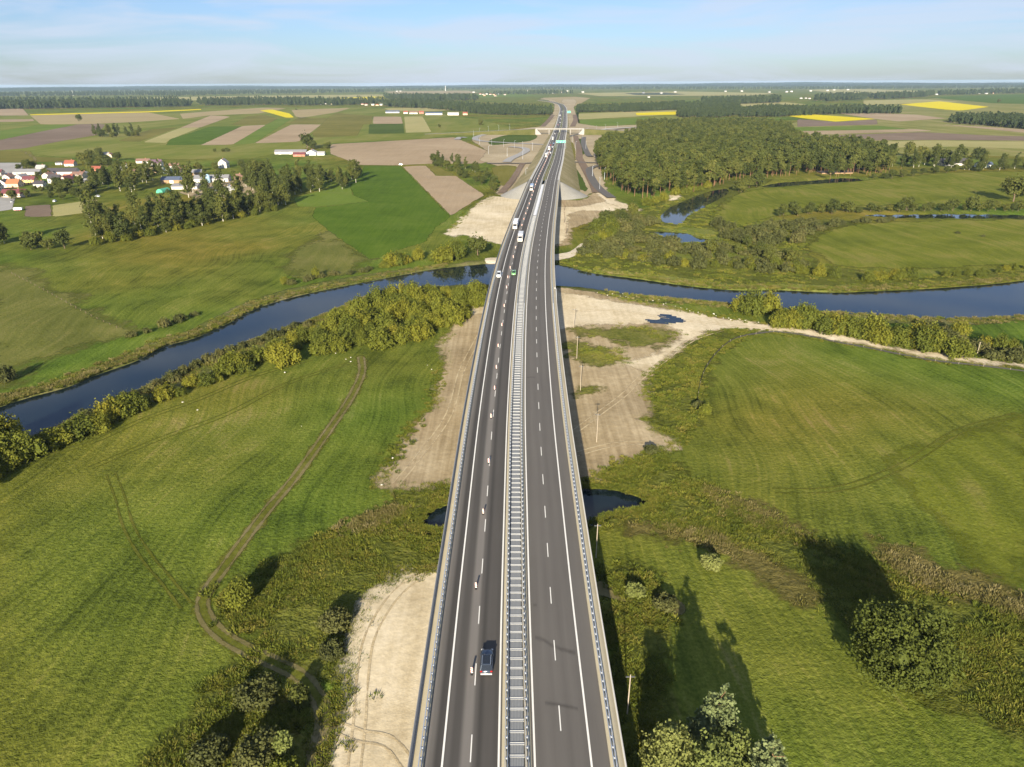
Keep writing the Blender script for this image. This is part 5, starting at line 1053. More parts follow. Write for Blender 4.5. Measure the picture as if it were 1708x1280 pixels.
# ------------------------------------------------------------------ buildings
MC = {}
def cm(name, col, rough=.75, noise=.10):
    if name not in MC: MC[name] = plain(name, tuple(col) + (1,), rough, noise=noise, nscale=.6)
    return MC[name]
WALLS = dict(white=(.60, .58, .54), cream=(.66, .56, .38), yellow=(.68, .46, .16), pink=(.62, .42, .36), peach=(.66, .46, .30), beige=(.55, .46, .36), grey=(.42, .41, .39), mint=(.62, .70, .62), brick=(.38, .17, .11), wood=(.30, .20, .11))
ROOFS = dict(red=(.27, .085, .055), orange=(.36, .14, .065), maroon=(.14, .045, .05), dark=(.06, .055, .06), grey=(.20, .20, .21), brown=(.20, .12, .09), green=(.05, .16, .09), blue=(.07, .09, .14), purple=(.13, .08, .11), light=(.34, .34, .34))
M_GLASS = plain('window_glass', (.04, .05, .07, 1), .15, spec=.6)
M_DOOR = plain('door_paint', (.16, .09, .06, 1), .6)
def house(px, w_, d_, hw, hr, wall, roof, label, rz=0.0, cat='house', name='house', nwin=3, chim=True, group=None, gate=False, lean=False):
    """w_ along local x (ridge direction), d_ along y; front faces -y towards the viewpoint"""
    p = at(*px); e = empty(name, (p[0], p[1], -.05), R(rz), label=label, cat=cat, group=group)
    mw = cm(wall + '_render', WALLS[wall]); mr = cm(roof + '_roofing', ROOFS[roof], .6)
    x, y = w_ / 2, d_ / 2
    if lean: prof = [(-y, 0), (y, 0), (y, hw + hr), (-y, hw)]
    else: prof = [(-y, 0), (y, 0), (y, hw), (0, hw + hr), (-y, hw)]
    MB().prism(prof, -x, x).obj('wall', mw, e)
    o, t = .45, .16
    if lean: rm = MB().prism([(-y - o, hw - .02), (y + o, hw + hr + .02), (y + o, hw + hr + t), (-y - o, hw + t)], -x - o, x + o)
    else:
        k = hr / y; rm = MB()
        for s in (-1, 1): rm.prism([(s * (y + o), hw - k * o + .02), (0, hw + hr + .02), (0, hw + hr + t + .02), (s * (y + o), hw - k * o + t + .02)], -x - o, x + o)
    ro = rm.obj('roof', mr, e)
    if chim: MB().box(x * .3, x * .3 + .7, .4, 1.0, hw + hr * .4, hw + hr + 1.0).obj('chimney', cm('brick_render', WALLS['brick']), ro)
    wm = MB().box(-.55, .55, -.06, .06, 0, 1.3).mesh('window', M_GLASS)
    fm = MB().box(-.68, .68, -.035, .035, -.12, 1.42).mesh('frame', cm('frame_white', (.75, .74, .72)))
    def win(xx, yy, zz, a=0):
        o_ = link('window', wm, e); o_.location = (xx, yy, zz); o_.rotation_euler[2] = a; q = link('frame', fm, o_)
    if gate:
        for k in range(max(1, int(w_ // 12))): g = MB().box(-1.8, 1.8, -.06, .06, 0, 3.0).obj('gate', cm('frame_white', (.75, .74, .72)), e); g.location = (-x + w_ * (k + .5) / max(1, int(w_ // 12)), -y - .05, 0)
    for k in range(nwin):
        xx = -x + w_ * (k + .5) / nwin
        for fl in range(2 if hw > 4.2 else 1):
            if fl == 0 and k == nwin // 2: d = MB().box(-.5, .5, -.06, .06, 0, 2.1).obj('door', M_DOOR, e); d.location = (xx, -y - .04, 0)
            else: win(xx, -y - .05, 1.0 + 2.7 * fl)
    if not lean and nwin:
        for s in (-1, 1):
            win(s * (x + .05), -y * .4, 1.0, math.pi / 2); win(s * (x + .05), y * .4, 1.0, math.pi / 2)
            if hr > 2.5: win(s * (x + .05), 0, hw + .3, math.pi / 2)
    return e
G90 = 88
house((118.5, 277), 11, 9, 3.2, 3.6, 'white', 'red', 'white house with a red roof at the back of the village', 4)
house((100, 275), 8, 5, 2.6, .8, 'white', 'dark', 'small white flat-roofed shed left of the red-roofed house', 4, 'shed', 'shed', 2, False, lean=True)
house((107, 292), 32, 10, 4.0, 3.4, 'white', 'dark', 'long barn with a dark roof and a white gate in the village', 3, 'barn', 'barn', 0, False, gate=True)
house((49, 291), 29, 11, 3.2, 2.6, 'grey', 'grey', 'long barn with a pale grey roof at the left of the village', 2, 'barn', 'barn', 3, False)
house((94, 305), 11, 9, 5.0, 3.2, 'white', 'dark', 'white two-storey house with a black dormer roof', 0)
house((113, 306), 12, 9, 3.6, 3.8, 'pink', 'maroon', 'pink house with a dark red roof beside the black-roofed house', G90)
house((117, 303), 9, 12, 3.6, 3.6, 'pink', 'red', 'red-brown roofed house behind the pink gable', 2)
house((133, 298), 11, 10, 4.4, 2.6, 'beige', 'brown', 'beige house with a grey-brown roof', 6)
house((143, 296), 7, 7, 3.4, 2.6, 'white', 'light', 'small white annexe right of the beige house', G90)
house((52, 307), 11, 9, 4.6, 3.0, 'yellow', 'maroon', 'yellow house with a maroon roof', 6)
house((26, 312), 11, 10, 3.8, 3.6, 'peach', 'orange', 'house with a bright orange roof and peach gable', 4)
house((9, 312), 9, 11, 3.6, 3.6, 'white', 'dark', 'white gabled house at the left edge', G90)
house((27, 328), 20, 9, 3.4, 3.0, 'beige', 'maroon', 'long low house with a dark maroon roof near the farmyard', 2)
house((-8, 318), 12, 9, 3.6, 3.2, 'white', 'maroon', 'white house cut by the left edge', 5)
house((162, 286), 11, 8, 3.0, 2.8, 'brick', 'red', 'red-roofed shed half hidden by the village grove', 0, 'shed', 'shed', 2, False)
house((202, 285), 9, 8, 3.2, 2.8, 'white', 'light', 'white house with a pale roof between two groves', 20)
house((212, 283), 7, 9, 3.2, 3.2, 'white', 'light', 'white gabled house right of the pale-roofed house', G90)
house((177, 262), 9, 8, 3.4, 2.8, 'grey', 'light', 'grey house behind the village grove', 5)
house((185, 263), 7, 7, 3.4, 2.6, 'cream', 'beige' if False else 'brown', 'cream house behind the village grove', G90)
house((262, 277), 13, 10, 3.6, 3.8, 'white', 'purple', 'white house with a dark purple roof at the village end', 8)
house((240, 272), 16, 8, 2.8, 2.4, 'white', 'brown', 'long low white house with a brown roof', 6)
house((257, 288), 9, 10, 3.8, 3.4, 'peach', 'red', 'peach gabled house with a red roof', G90)
house((276, 289), 10, 11, 4.0, 3.8, 'mint', 'green', 'pale mint house with a green roof', G90)
house((306, 289), 14, 9, 4.0, 2.8, 'cream', 'brown', 'cream house with a dark brown roof behind the thin trees', 4)
house((290, 305), 21, 10, 3.4, 2.6, 'wood', 'blue', 'dark barn with a blue-black roof', 3, 'barn', 'barn', 0, False, gate=True)
house((355, 303), 34, 12, 3.6, 3.0, 'white', 'grey', 'long white barn with a grey roof in the farmyard', 6, 'barn', 'barn', 5, False)
house((312, 315), 24, 12, 3.0, 1.8, 'grey', 'grey', 'low grey shed in front of the farmyard', 2, 'shed', 'shed', 0, False)
house((374, 280), 9, 10, 6.2, 4.0, 'white', 'grey', 'tall white gabled house standing alone above the farmyard', G90)
house((486, 257), 44, 10, 3.4, 2.4, 'grey', 'grey', 'very long grey farm barn behind the copse', 2, 'barn', 'barn', 0, False, gate=True)
house((500, 261), 16, 8, 3.0, 2.4, 'brick', 'maroon', 'low dark red annexe in front of the long grey barn', 2, 'shed', 'shed', 2, False)
house((521, 259), 12, 14, 3.8, 3.4, 'white', 'light', 'bright white farmhouse at the end of the long grey barn', G90)
house((536, 259), 10, 8, 3.0, 1.8, 'mint', 'light', 'pale greenhouse-like shed right of the white farmhouse', 3, 'shed', 'shed', 0, False)
for i, (x, y, w_, wl, rf, lb) in enumerate([(655, 189, 46, 'grey', 'blue', 'long blue-roofed barn of the far farm'), (677, 190, 14, 'white', 'red', 'white house with a red roof at the far farm'), (690, 190.5, 26, 'white', 'brown', 'white barn with a brown roof at the far farm'),
    (703, 190, 16, 'brick', 'red', 'brick house of the far farm'), (724, 192, 52, 'white', 'blue', 'white barn with a wide blue roof at the far farm'), (756, 192.5, 34, 'white', 'light', 'long white shed right of the blue barn'), (776, 192, 14, 'peach', 'red', 'small house at the right end of the far farm')]):
    house((x, y), w_, 12, 4.5, 4, wl, rf, lb, 2, 'barn' if w_ > 20 else 'house', 'barn' if w_ > 20 else 'house', 3, False)
house((1390, 272), 14, 12, 6.5, 3.5, 'white', 'light', 'white house seen above the thin pine stand', 10)
house((1590, 276), 34, 11, 3.2, 4.5, 'grey', 'dark', 'dark-roofed farmhouse between the broad trees at the right', 2)
house((1640, 279), 16, 9, 3.2, 2.5, 'mint', 'blue', 'bluish shed beside the dark-roofed farmhouse', 2, 'shed', 'shed', 2, False)
for i, (x, y) in enumerate(((1392, 289), (1432, 283))): house((x, y), 34 - 14 * i, 12, 1.2, .5, 'wood', 'dark', ['long low dark solar shelter by the pines', 'shorter low dark shelter by the pines'][i], 4, 'shed', 'shed', 0, False, lean=True)
FARH = [(118, 170.5, 'white', 'red'), (107, 170, 'white', 'light'), (126, 170.3, 'cream', 'brown'), (458, 171, 'white', 'light'), (10, 171.5, 'white', 'dark'), (408, 168.5, 'white', 'grey'), (526, 174, 'white', 'brown'), (536, 174.6, 'white', 'light'), (544, 174, 'white', 'grey'), (552, 174.4, 'cream', 'brown'),
 (604, 175, 'pink', 'brown'), (611, 176, 'white', 'red'), (622, 176, 'white', 'light'), (629, 176.4, 'cream', 'red'), (636, 176, 'white', 'light'), (645, 170, 'white', 'red'), (662, 153.5, 'white', 'light'), (668, 153, 'white', 'grey'), (790, 155, 'white', 'light'), (801, 158, 'white', 'red'), (806, 158.5, 'white', 'brown'), (812, 158, 'white', 'light'), (818, 158.6, 'white', 'red'), (824, 159, 'cream', 'red'), (830, 158, 'white', 'light'), (842, 159, 'white', 'brown'), (808, 160.5, 'peach', 'red'), (826, 161, 'white', 'red'),
 (923, 156.5, 'white', 'light'), (938, 155.2, 'white', 'red'), (946, 152.8, 'white', 'light'), (972, 154.5, 'white', 'light'), (880, 152.5, 'white', 'light'), (1073, 156, 'grey', 'blue'), (1082, 163, 'white', 'light'), (1103, 156.5, 'white', 'light'), (1126, 154.5, 'white', 'light'), (1210, 153, 'white', 'dark'), (1237, 153, 'white', 'light'), (1283, 154.5, 'white', 'grey'), (1312, 154.2, 'white', 'light'), (1320, 153.6, 'white', 'light'), (1344, 164.5, 'white', 'dark'), (1350, 165.2, 'white', 'brown'), (1336, 165, 'white', 'light'), (1352, 152.6, 'white', 'light'), (1380, 152, 'white', 'light'), (1391, 151.2, 'white', 'light'), (1414, 150.8, 'white', 'light'), (1372, 161.5, 'peach', 'red'), (1364, 164, 'beige', 'brown'), (1380, 166, 'white', 'red'), (1445, 161, 'white', 'brown'), (1460, 160, 'white', 'light'), (1476, 159, 'cream', 'light'), (1548, 158.5, 'mint', 'light'), (1562, 158.5, 'white', 'light'), (1588, 156.5, 'white', 'red'), (1632, 157, 'white', 'light'), (1645, 157, 'white', 'grey'), (1655, 156.5, 'peach', 'red')]
def area(x, y): return ('far left fields' if x < 480 else 'hamlet behind the left rise' if x < 640 else 'village left of the motorway bend' if x < 870 else 'fields around the motorway bend' if x < 1000 else 'far fields right of the bend' if x < 1330 else 'hamlet at the far right' if x < 1500 else 'upper right fields')
seen = set()
for x, y, wl, rf in FARH:
    D = at(x, y)[1]; s = float(np.clip(D / 5000, .85, 1.5)); lb = 'tiny %s house with a %s roof in the %s' % (wl, 'pale' if rf == 'light' else rf, area(x, y))
    house((x, y), 15 * s, 10 * s, 4.2 * s, 3.4 * s, wl, rf, lb, r.uniform(-15, 15), nwin=0, chim=False, name='house', group='far houses, ' + area(x, y) + ', ' + wl + ' ' + rf)
for k, (x, y, w_, wl, rf, rz, lb) in enumerate([(70, 284, 9, 'grey', 'light', 10, 'small grey garage left of the red-roofed house'), (82, 297, 10, 'white', 'brown', 85, 'white gable between the long barns'), (150, 308, 8, 'beige', 'grey', 8, 'beige outbuilding at the edge of the village grove'), (68, 312, 9, 'white', 'dark', 4, 'white house with a dark roof right of the yellow house'), (38, 300, 10, 'white', 'grey', 80, 'white gable behind the yellow house'), (225, 290, 9, 'beige', 'brown', 12, 'beige house at the foot of the tall grove'),
    (248, 293, 8, 'grey', 'grey', 5, 'small grey shed beside the peach gabled house'), (292, 281, 11, 'white', 'brown', 6, 'white house behind the cream house'), (330, 292, 10, 'wood', 'grey', 10, 'brown wooden shed left of the long white barn'), (398, 300, 9, 'wood', 'brown', 15, 'brown wooden shed right of the silo barn'), (385, 322, 8, 'grey', 'light', 30, 'pale shed below the farmyard'), (16, 300, 9, 'white', 'brown', 85, 'white gable behind the orange-roofed house'), (-4, 292, 12, 'beige', 'maroon', 5, 'beige house at the upper left village edge')]):
    house((x, y), w_, 8, 3.2, 2.6, wl, rf, lb, rz, 'shed' if 'shed' in lb or 'garage' in lb or 'outbuilding' in lb else 'house', 'house', 2)
# masts
for x, y, h in ((743, 152, 60), (122, 160, 45)):
    p = at(x, y); e = empty('radio_mast', (p[0], p[1], 0), label='thin tall mast on the %s horizon' % ('central' if x > 400 else 'left'), cat='mast'); MB().tube((0, 0, 0), (0, 0, h), 3.2, 2.0, 6).obj('shaft', M_WHITE, e)
# silo and green tunnel
p = at(348, 305); e = empty('silo', (p[0], p[1], 0), label='pale blue steel silo beside the long white barn', cat='silo')
MB().tube((0, 0, 0), (0, 0, 7), 2.2, 2.2, 16).obj('tank', cm('silo_blue', (.30, .45, .58)), e); MB().tube((0, 0, 7), (0, 0, 8.4), 2.3, .2, 16).obj('roof', cm('silo_blue', (.30, .45, .58)), e)
p = at(273, 321); e = empty('polytunnel', (p[0], p[1], 0), R(80), label='green half-round polytunnel beside the village grove', cat='polytunnel')
MB().prism([(math.cos(a) * 3.4, math.sin(a) * 3.6) for a in np.linspace(0, math.pi, 13)], -6, 6).obj('cover', cm('tunnel_green', (.08, .36, .24)), e); MB().box(5.99, 6.06, -1.2, 1.2, 0, 2.3).obj('door', cm('tunnel_green_dark', (.04, .2, .13)), e)

# ------------------------------------------------------------------ vehicles
M_TYRE = M_BLACK; M_RIM = plain('alloy_rim', (.45, .45, .46, 1), .35, .7); M_CARGLASS = plain('car_glass', (.012, .016, .022, 1), .08, spec=.7, noise=.02)
M_LAMPW = plain('lamp_lens', (.75, .75, .72, 1), .2); M_LAMPR = plain('tail_lens', (.35, .015, .012, 1), .25)
def paint(name, col, metal=.4):
    m = NM(name); return m.done(m.bsdf(col, .28, metal, spec=.5, **{'Coat Weight': .6, 'Coat Roughness': .08}))
def wheel(parent, x, y, rad, wd=.22):
    t = MB().tube((-wd / 2, 0, 0), (wd / 2, 0, 0), rad, rad, 16).obj('wheel', M_TYRE, parent); t.location = (x, y, rad)
    s = 1 if x > 0 else -1
    MB().tube((s * (wd / 2 - .02), 0, 0), (s * (wd / 2 + .015), 0, 0), rad * .66, rad * .6, 12).obj('rim', M_RIM, t)
def car(Y, u, mat, label, flip=False, L_=4.55, W=1.84, Hh=1.62, loc=None, rz=None, group=None, detail=True, kind='car'):
    """built along +y, front at +y"""
    p = on_road(Y, u, .0) if loc is None else loc
    e = empty(kind, p, (heading(Y) if rz is None else rz) + (math.pi if flip else 0), label=label, cat=kind.replace('_', ' ').split()[-1], group=group)
    h = Hh / 1.62; l = L_ / 4.55; k = W / 2
    # stations: y, belt height, belt half-width
    st = [(-2.27, .55, .70), (-2.22, .95, .80), (-1.9, 1.02, .90), (-1.0, 1.00, .92), (.3, .98, .92), (1.0, .96, .92), (1.3, .93, .91), (1.85, .86, .87), (2.15, .76, .78), (2.27, .55, .66)]
    vs, fs = [], []
    for y, z, w_ in st:
        y *= l; z *= h; w_ *= k / .92; b = .25
        vs += [(-w_ * .94, y, b), (-w_, y, b + .22), (-w_, y, z * .80), (-w_ * .95, y, z), (0, y, z + .03), (w_ * .95, y, z), (w_, y, z * .80), (w_, y, b + .22), (w_ * .94, y, b)]
    n = 9
    for i in range(len(st) - 1):
        for j in range(n): fs.append((i * n + j, i * n + (j + 1) % n, (i + 1) * n + (j + 1) % n, (i + 1) * n + j))
    fs += [tuple(range(n)), tuple(range((len(st) - 1) * n, len(st) * n))[::-1]]
    MB().add(vs, fs).obj('body', mat, e, smooth=True)
    # greenhouse: glass block with a painted roof
    yb, yr0, yr1, yf = -2.12 * l, -1.65 * l, .15 * l, 1.05 * l; z0, z1 = .97 * h, 1.56 * h; wb, wt = k * .90, k * .74
    gv = [(-wb, yb, z0), (wb, yb, z0), (wb, yf, z0), (-wb, yf, z0), (-wt, yr0, z1), (wt, yr0, z1), (wt, yr1, z1), (-wt, yr1, z1)]
    MB().add(gv, [(0, 3, 2, 1), (4, 5, 6, 7), (0, 1, 5, 4), (1, 2, 6, 5), (2, 3, 7, 6), (3, 0, 4, 7)]).obj('window_glass', M_CARGLASS, e)
    rf = MB().box(-wt - .03, wt + .03, yr0 - .03, yr1 + .03, z1 + .003, z1 + .06, tx=.06, ty=.06).obj('roof', mat, e)
    for s in (-1, 1):
        # pillars
        MB().tube((s * wb, yf, z0), (s * wt, yr1, z1 + .02), .045, .045, 5).tube((s * wb, yb, z0), (s * wt, yr0, z1 + .02), .07, .06, 5).tube((s * (wb + .01), (yb + yf) * .5 - .1, z0), (s * (wt + .01), (yr0 + yr1) * .5, z1), .04, .04, 5).obj('pillar', mat, e)
        for yy in (-1.36 * l, 1.38 * l): wheel(e, s * (k - .10), yy, .34)
        if detail:
            MB().box(s * .78 * k - .17, s * .78 * k + .17, 2.05 * l, 2.235 * l, .62 * h, .74 * h).obj('headlight', M_LAMPW, e)
            MB().box(s * .80 * k - .15, s * .80 * k + .15, -2.26 * l, -2.14 * l, .78 * h, .97 * h).obj('tail_light', M_LAMPR, e)
            MB().box(s * (k + .02) - .1, s * (k + .02) + .1, .72 * l, .86 * l, .98 * h, 1.12 * h).obj('mirror', mat, e)
            MB().tube((s * wt * .92, yr0 + .1, z1 + .11), (s * wt * .92, yr1 - .05, z1 + .10), .028, .028, 5).obj('roof_rail', M_GALV, rf)
    if detail:
        MB().box(-wt * .72, wt * .72, yr0 + .25, yr1 - .12, z1 + .062, z1 + .075).obj('sunroof', M_CARGLASS, rf)
        MB().box(-k * .9, k * .9, -2.34 * l, -2.2 * l, .33, .58).obj('bumper', M_CARBUMP, e)
        MB().box(-.27, .27, -2.355 * l, -2.342 * l, .44, .55).obj('number_plate', M_WHITE, e)
    return e
M_CARBUMP = plain('painted_glint_bumper', (.55, .55, .56, 1), .3, .3)  # bright bumper colour: the sun glint on it is painted in
def truck(Y, u, label, flip=True, cab='white', group=None, Lb=13.0, box='white'):
    p = on_road(Y, u); e = empty('truck', p, heading(Y) + (math.pi if flip else 0), label=label, cat='truck', group=group)
    mc = cm(cab + '_truck_paint', WALLS.get(cab, (.7, .7, .7)), .4); mbx = cm('trailer_' + box, dict(white=(.78, .79, .82), grey=(.55, .58, .62), blue=(.35, .45, .62))[box], .5)
    yb = -Lb + 6.0
    MB().box(-1.25, 1.25, yb, 5.2, 1.1, 3.95).obj('cargo_box', mbx, e, bevel=.04)
    MB().box(-.95, .95, yb + .2, 7.6, .75, 1.08).obj('chassis', M_GALVD, e)
    c = MB().add([(-1.22, 5.7, .55), (1.22, 5.7, .55), (1.22, 7.95, .55), (-1.22, 7.95, .55), (-1.2, 5.75, 3.5), (1.2, 5.75, 3.5), (1.15, 7.35, 3.35), (-1.15, 7.35, 3.35), (-1.2, 7.95, 2.0), (1.2, 7.95, 2.0)],
                 [(0, 3, 2, 1), (4, 5, 6, 7), (0, 1, 5, 4), (1, 2, 9, 6, 5), (3, 0, 4, 7, 8), (2, 3, 8, 9), (8, 7, 6, 9)]).obj('cab', mc, e)
    MB().add([(-1.05, 7.93, 2.08), (1.05, 7.93, 2.08), (1.0, 7.42, 3.2), (-1.0, 7.42, 3.2), (-1.05, 7.97, 2.08), (1.05, 7.97, 2.08), (1.0, 7.47, 3.22), (-1.0, 7.47, 3.22)], [(0, 1, 2, 3), (4, 5, 6, 7), (0, 1, 5, 4), (1, 2, 6, 5), (2, 3, 7, 6), (3, 0, 4, 7)]).obj('windscreen', M_CARGLASS, e)
    MB().add([(-1.05, 5.75, 3.49), (1.05, 5.75, 3.49), (.95, 7.2, 3.40), (-.95, 7.2, 3.40), (-1.0, 5.8, 4.0), (1.0, 5.8, 4.0), (.9, 6.5, 3.7), (-.9, 6.5, 3.7)], [(0, 1, 2, 3), (4, 5, 6, 7), (0, 1, 5, 4), (1, 2, 6, 5), (2, 3, 7, 6), (3, 0, 4, 7)]).obj('wind_deflector', mc, e)
    for s in (-1, 1):
        for yy in (7.0, yb + 1.2, yb + 2.5, yb + 3.8, 4.2): wheel(e, s * 1.08, yy, .5, .32)
        MB().box(s * .85 - .2, s * .85 + .2, 7.96, 8.0, .8, 1.05).obj('headlight', M_LAMPW, e); MB().box(s * 1.32 - .1, s * 1.32 + .1, 7.4, 7.55, 2.0, 2.9).obj('mirror', M_BLACK, e)
    return e
def solveY(x, y, h=0):
    """road station seen at photo pixel"""
    Y = 100.0
    for k in range(40): q = at(x, y, float(zdeck(Y)) + h); Y = float(np.clip(q[1], 0, 4000))
    pa, n = axis(Y); return Y, float((q[:2] - pa[0, :2]) @ n[0])
M_SUV = paint('dark_blue_grey_paint', (.045, .060, .085, 1), .5)
Yc, uc = solveY(812, 1108); car(Yc, uc, M_SUV, 'dark blue-grey estate car driving away on the left carriageway near the viewer')
Yc, uc = solveY(857, 458); car(Yc, uc, paint('green_paint', (.16, .42, .13, 1), .1), 'light green car facing the viewer on the bridge', True)
Yc, uc = solveY(822.5, 462); car(Yc, -10.6, paint('white_paint', (.75, .78, .8, 1), 0), 'white van stopped on the left shoulder of the bridge', True, 5.0, 1.95, 2.05, detail=False)
Yc, uc = solveY(859, 383); truck(Yc + 6, uc, 'white semi-trailer truck on the left shoulder lane of the bridge', True)
Yc, uc = solveY(868, 403); truck(Yc + 5, uc, 'pale box truck in the fast lane of the bridge', True, Lb=9.0, box='grey')
Yc, uc = solveY(883, 317); truck(Yc, -7.7, 'bluish truck coming onto the far end of the bridge', True, 'grey', box='blue')
car_defs = [(894, 262, 'grey'), (897, 256, 'white'), (909, 256, 'white'), (911, 250, 'blue'), (916, 246, 'white'), (913, 243, 'red'), (918, 240, 'blue'), (921, 233, 'white'), (919, 229, 'dark'), (923, 224, 'white'), (932, 205, 'white'), (930, 209, 'red'), (934, 199, 'white'), (936, 194, 'grey'), (935, 187, 'white')]
pc = {'grey': (.4, .42, .45, 1), 'white': (.75, .77, .8, 1), 'blue': (.12, .2, .4, 1), 'red': (.4, .05, .05, 1), 'dark': (.06, .06, .08, 1)}; pm_ = {k: paint(k + '_car_paint', v, .2) for k, v in pc.items()}
for k, (x, y, c) in enumerate(car_defs):
    Yc, uc = solveY(x, y)
    if k in (0, 3, 7, 13): truck(Yc, -7.7, ['grey truck in the oncoming queue nearest the bridge', 'white truck in the oncoming queue level with the teal gantry', 'white truck just before the overpass', 'pale truck far down the road by the wood'][(0, 3, 7, 13).index(k)], True, 'white', box='white')
    else: car(Yc, -7.7 if k % 2 else -4.2, pm_[c], '%s car in the oncoming queue beyond the bridge' % c, True, detail=False, group='oncoming queue, ' + c + ' cars')
# parked vehicles in the village
for q, a, c, lb in (((163, 329), 70, 'white', 'white van parked alone on the mown plot edge'), ((361, 320), 20, 'white', 'white car standing in the farmyard'), ((383, 311), 40, 'white', 'white car at the right end of the farmyard'), ((92, 337), 10, 'white', 'white car by the garden trees'), ((668, 276), 90, 'white', 'tiny white car at the edge of the vivid green field'), ((20, 338), 30, 'grey', 'grey car in the paved farmyard')):
    p = at(*q); car(0, 0, pm_[c], lb, False, 4.6, 1.85, 1.8, loc=(p[0], p[1], .1), rz=R(a), detail=False)
p = at(31, 352); e = empty('farm_trailer', (p[0], p[1], 0), R(10), label='white and red farm trailer beside the garden plot', cat='trailer')
MB().box(-3, 3, -1.2, 1.2, .9, 2.6).obj('tub', M_WHITE, e); MB().box(-2.2, 1.8, -1.25, 1.25, .5, .9).obj('frame', cm('trailer_red', (.5, .06, .05)), e)
for s in (-1, 1):
    for x in (-1, .4): t = MB().tube((0, -.15, 0), (0, .15, 0), .5, .5, 12).obj('wheel', M_TYRE, e); t.location = (x, s * 1.2, .5)
# ---- red-white delineator panels on the closed lane line
def delineator(Y, u, label):
    e = empty('delineator', on_road(Y, u, .005), heading(Y), label=label, cat='delineator', group='delineator panels along the left carriageway')
    MB().box(-.19, .19, -.4, .4, 0, .12, tx=.03, ty=.05).obj('base', M_BLACK, e)
    b = MB().box(-.15, .15, -.04, .04, .14, 1.22).obj('panel', M_DWHITE, e, bevel=.03); MB().box(-.05, .05, -.05, .05, .1, .2).obj('stem', M_BLACK, e)
    for z in (.25, .58, .91):
        MB().add([(-.152, -.047, z), (.152, -.047, z + .16), (.152, -.047, z + .32), (-.152, -.047, z + .16), (-.152, -.0425, z), (.152, -.0425, z + .16), (.152, -.0425, z + .32), (-.152, -.0425, z + .16)], [(0, 1, 2, 3), (4, 5, 6, 7), (0, 1, 5, 4), (1, 2, 6, 5), (2, 3, 7, 6), (3, 0, 4, 7)]).obj('red_stripe', M_DRED, b)
M_DWHITE = plain('reflective_white', (.8, .78, .74, 1), .4); M_DRED = plain('reflective_red', (.62, .10, .05, 1), .4)
DL = [(787, 1124), (794, 982), (806, 858), (815, 773), (819, 698), (825, 651), (828, 616), (831, 580), (837, 545), (841, 513), (845, 482), (847, 465), (851, 449)]
on_ = ['nearest the viewer, left of the dark car', 'second from the viewer', 'third from the viewer', 'fourth from the viewer', 'fifth from the viewer', 'sixth from the viewer', 'seventh from the viewer', 'eighth from the viewer', 'ninth from the viewer', 'tenth from the viewer', 'eleventh from the viewer', 'twelfth from the viewer', 'beside the green car']
for (x, y), t in zip(DL, on_): Yc, uc = solveY(x, y); delineator(Yc, uc, 'red and white delineator panel ' + t)
for k, Y in enumerate(np.arange(325, 1000, 20.0)): delineator(Y, -5.95, 'small far delineator panel in the row beyond the green car')
# ---- poles right of the bridge
M_POLE = plain('wooden_pole', (.36, .31, .24, 1), .85, noise=.2)
M_WIRE = plain('dark_cable', (.05, .05, .05, 1), .6)
PB = [((1046, 1192), 8.5), ((994, 930), 8.5), ((995, 738), 9.0), ((968, 652), 9.0), ((962, 600), 9.0), ((957, 548), 8.5)]
on2 = ['nearest the viewer by the weeds', 'below the dark pool', 'on the sandy ground with a long shadow', 'beside the bridge shadow on the sand', 'on the weedy mound', 'on the haul road']
tops = []
for ((x, y), h), t in zip(PB, on2):
    p = at(x, y); e = empty('utility_pole', (p[0], p[1], -.1), label='slim pale pole ' + t, cat='pole')
    MB().tube((0, 0, 0), (0, 0, h), .11, .08, 8).obj('shaft', M_POLE, e); MB().box(-.7, .7, -.06, .06, h - .5, h - .36).obj('crossarm', M_GALVD, e)
    for s in (-.6, 0, .6): MB().tube((s, 0, h - .36), (s, 0, h - .12), .06, .04, 6).obj('insulator', M_BLACK, e)
    tops.append(np.array([p[0], p[1], h - .25]))
# far bank poles
for x, y in ((941, 372), (944, 392), (941, 352)):
    p = at(x, y); e = empty('utility_pole', (p[0], p[1], -.1), label='short dark pole on the sandy yard beyond the river', cat='pole', group='dark poles beyond the river'); MB().tube((0, 0, 0), (0, 0, 8), .2, .14, 6).obj('shaft', M_BARK, e); MB().box(-.8, .8, -.06, .06, 7.4, 7.55).obj('crossarm', M_BARK, e)
p = at(1630, 590); e = empty('utility_pole', (p[0], p[1], -.1), label='small wooden pole beside the haul road at the right', cat='pole'); MB().tube((0, 0, 0), (0, 0, 4.5), .13, .1, 6).obj('shaft', M_POLE, e); MB().box(-.3, .3, -.05, .05, 4.2, 4.3).obj('crossarm', M_POLE, e)
# lamp posts round the interchange
lpm = MB().tube((0, 0, 0), (0, 0, 11), .16, .1, 6).tube((0, 0, 11), (1.4, 0, 11.5), .08, .06, 5).mesh('pole', M_GALV); lhm = MB().box(1.2, 2.1, -.18, .18, 11.4, 11.56).mesh('lamp_head', M_WHITE)
for x, y in [(790, 229), (800, 224), (815, 221), (832, 219), (850, 217), (800, 241), (820, 244), (840, 246), (858, 248), (872, 250), (888, 252), (815, 258), (846, 262), (872, 266), (877, 300), (966, 226), (980, 223), (995, 220), (1010, 217), (1030, 214), (972, 232), (977, 250), (992, 262), (988, 296), (1000, 318), (1008, 300), (960, 250), (955, 238)]:
    p = at(x, y); e = empty('street_lamp', (p[0], p[1], 0), r.uniform(0, 6.28), label='thin grey lamp post at the motorway interchange', cat='lamp', group='interchange lamp posts'); link('pole', lpm, e); link('lamp_head', lhm, e)
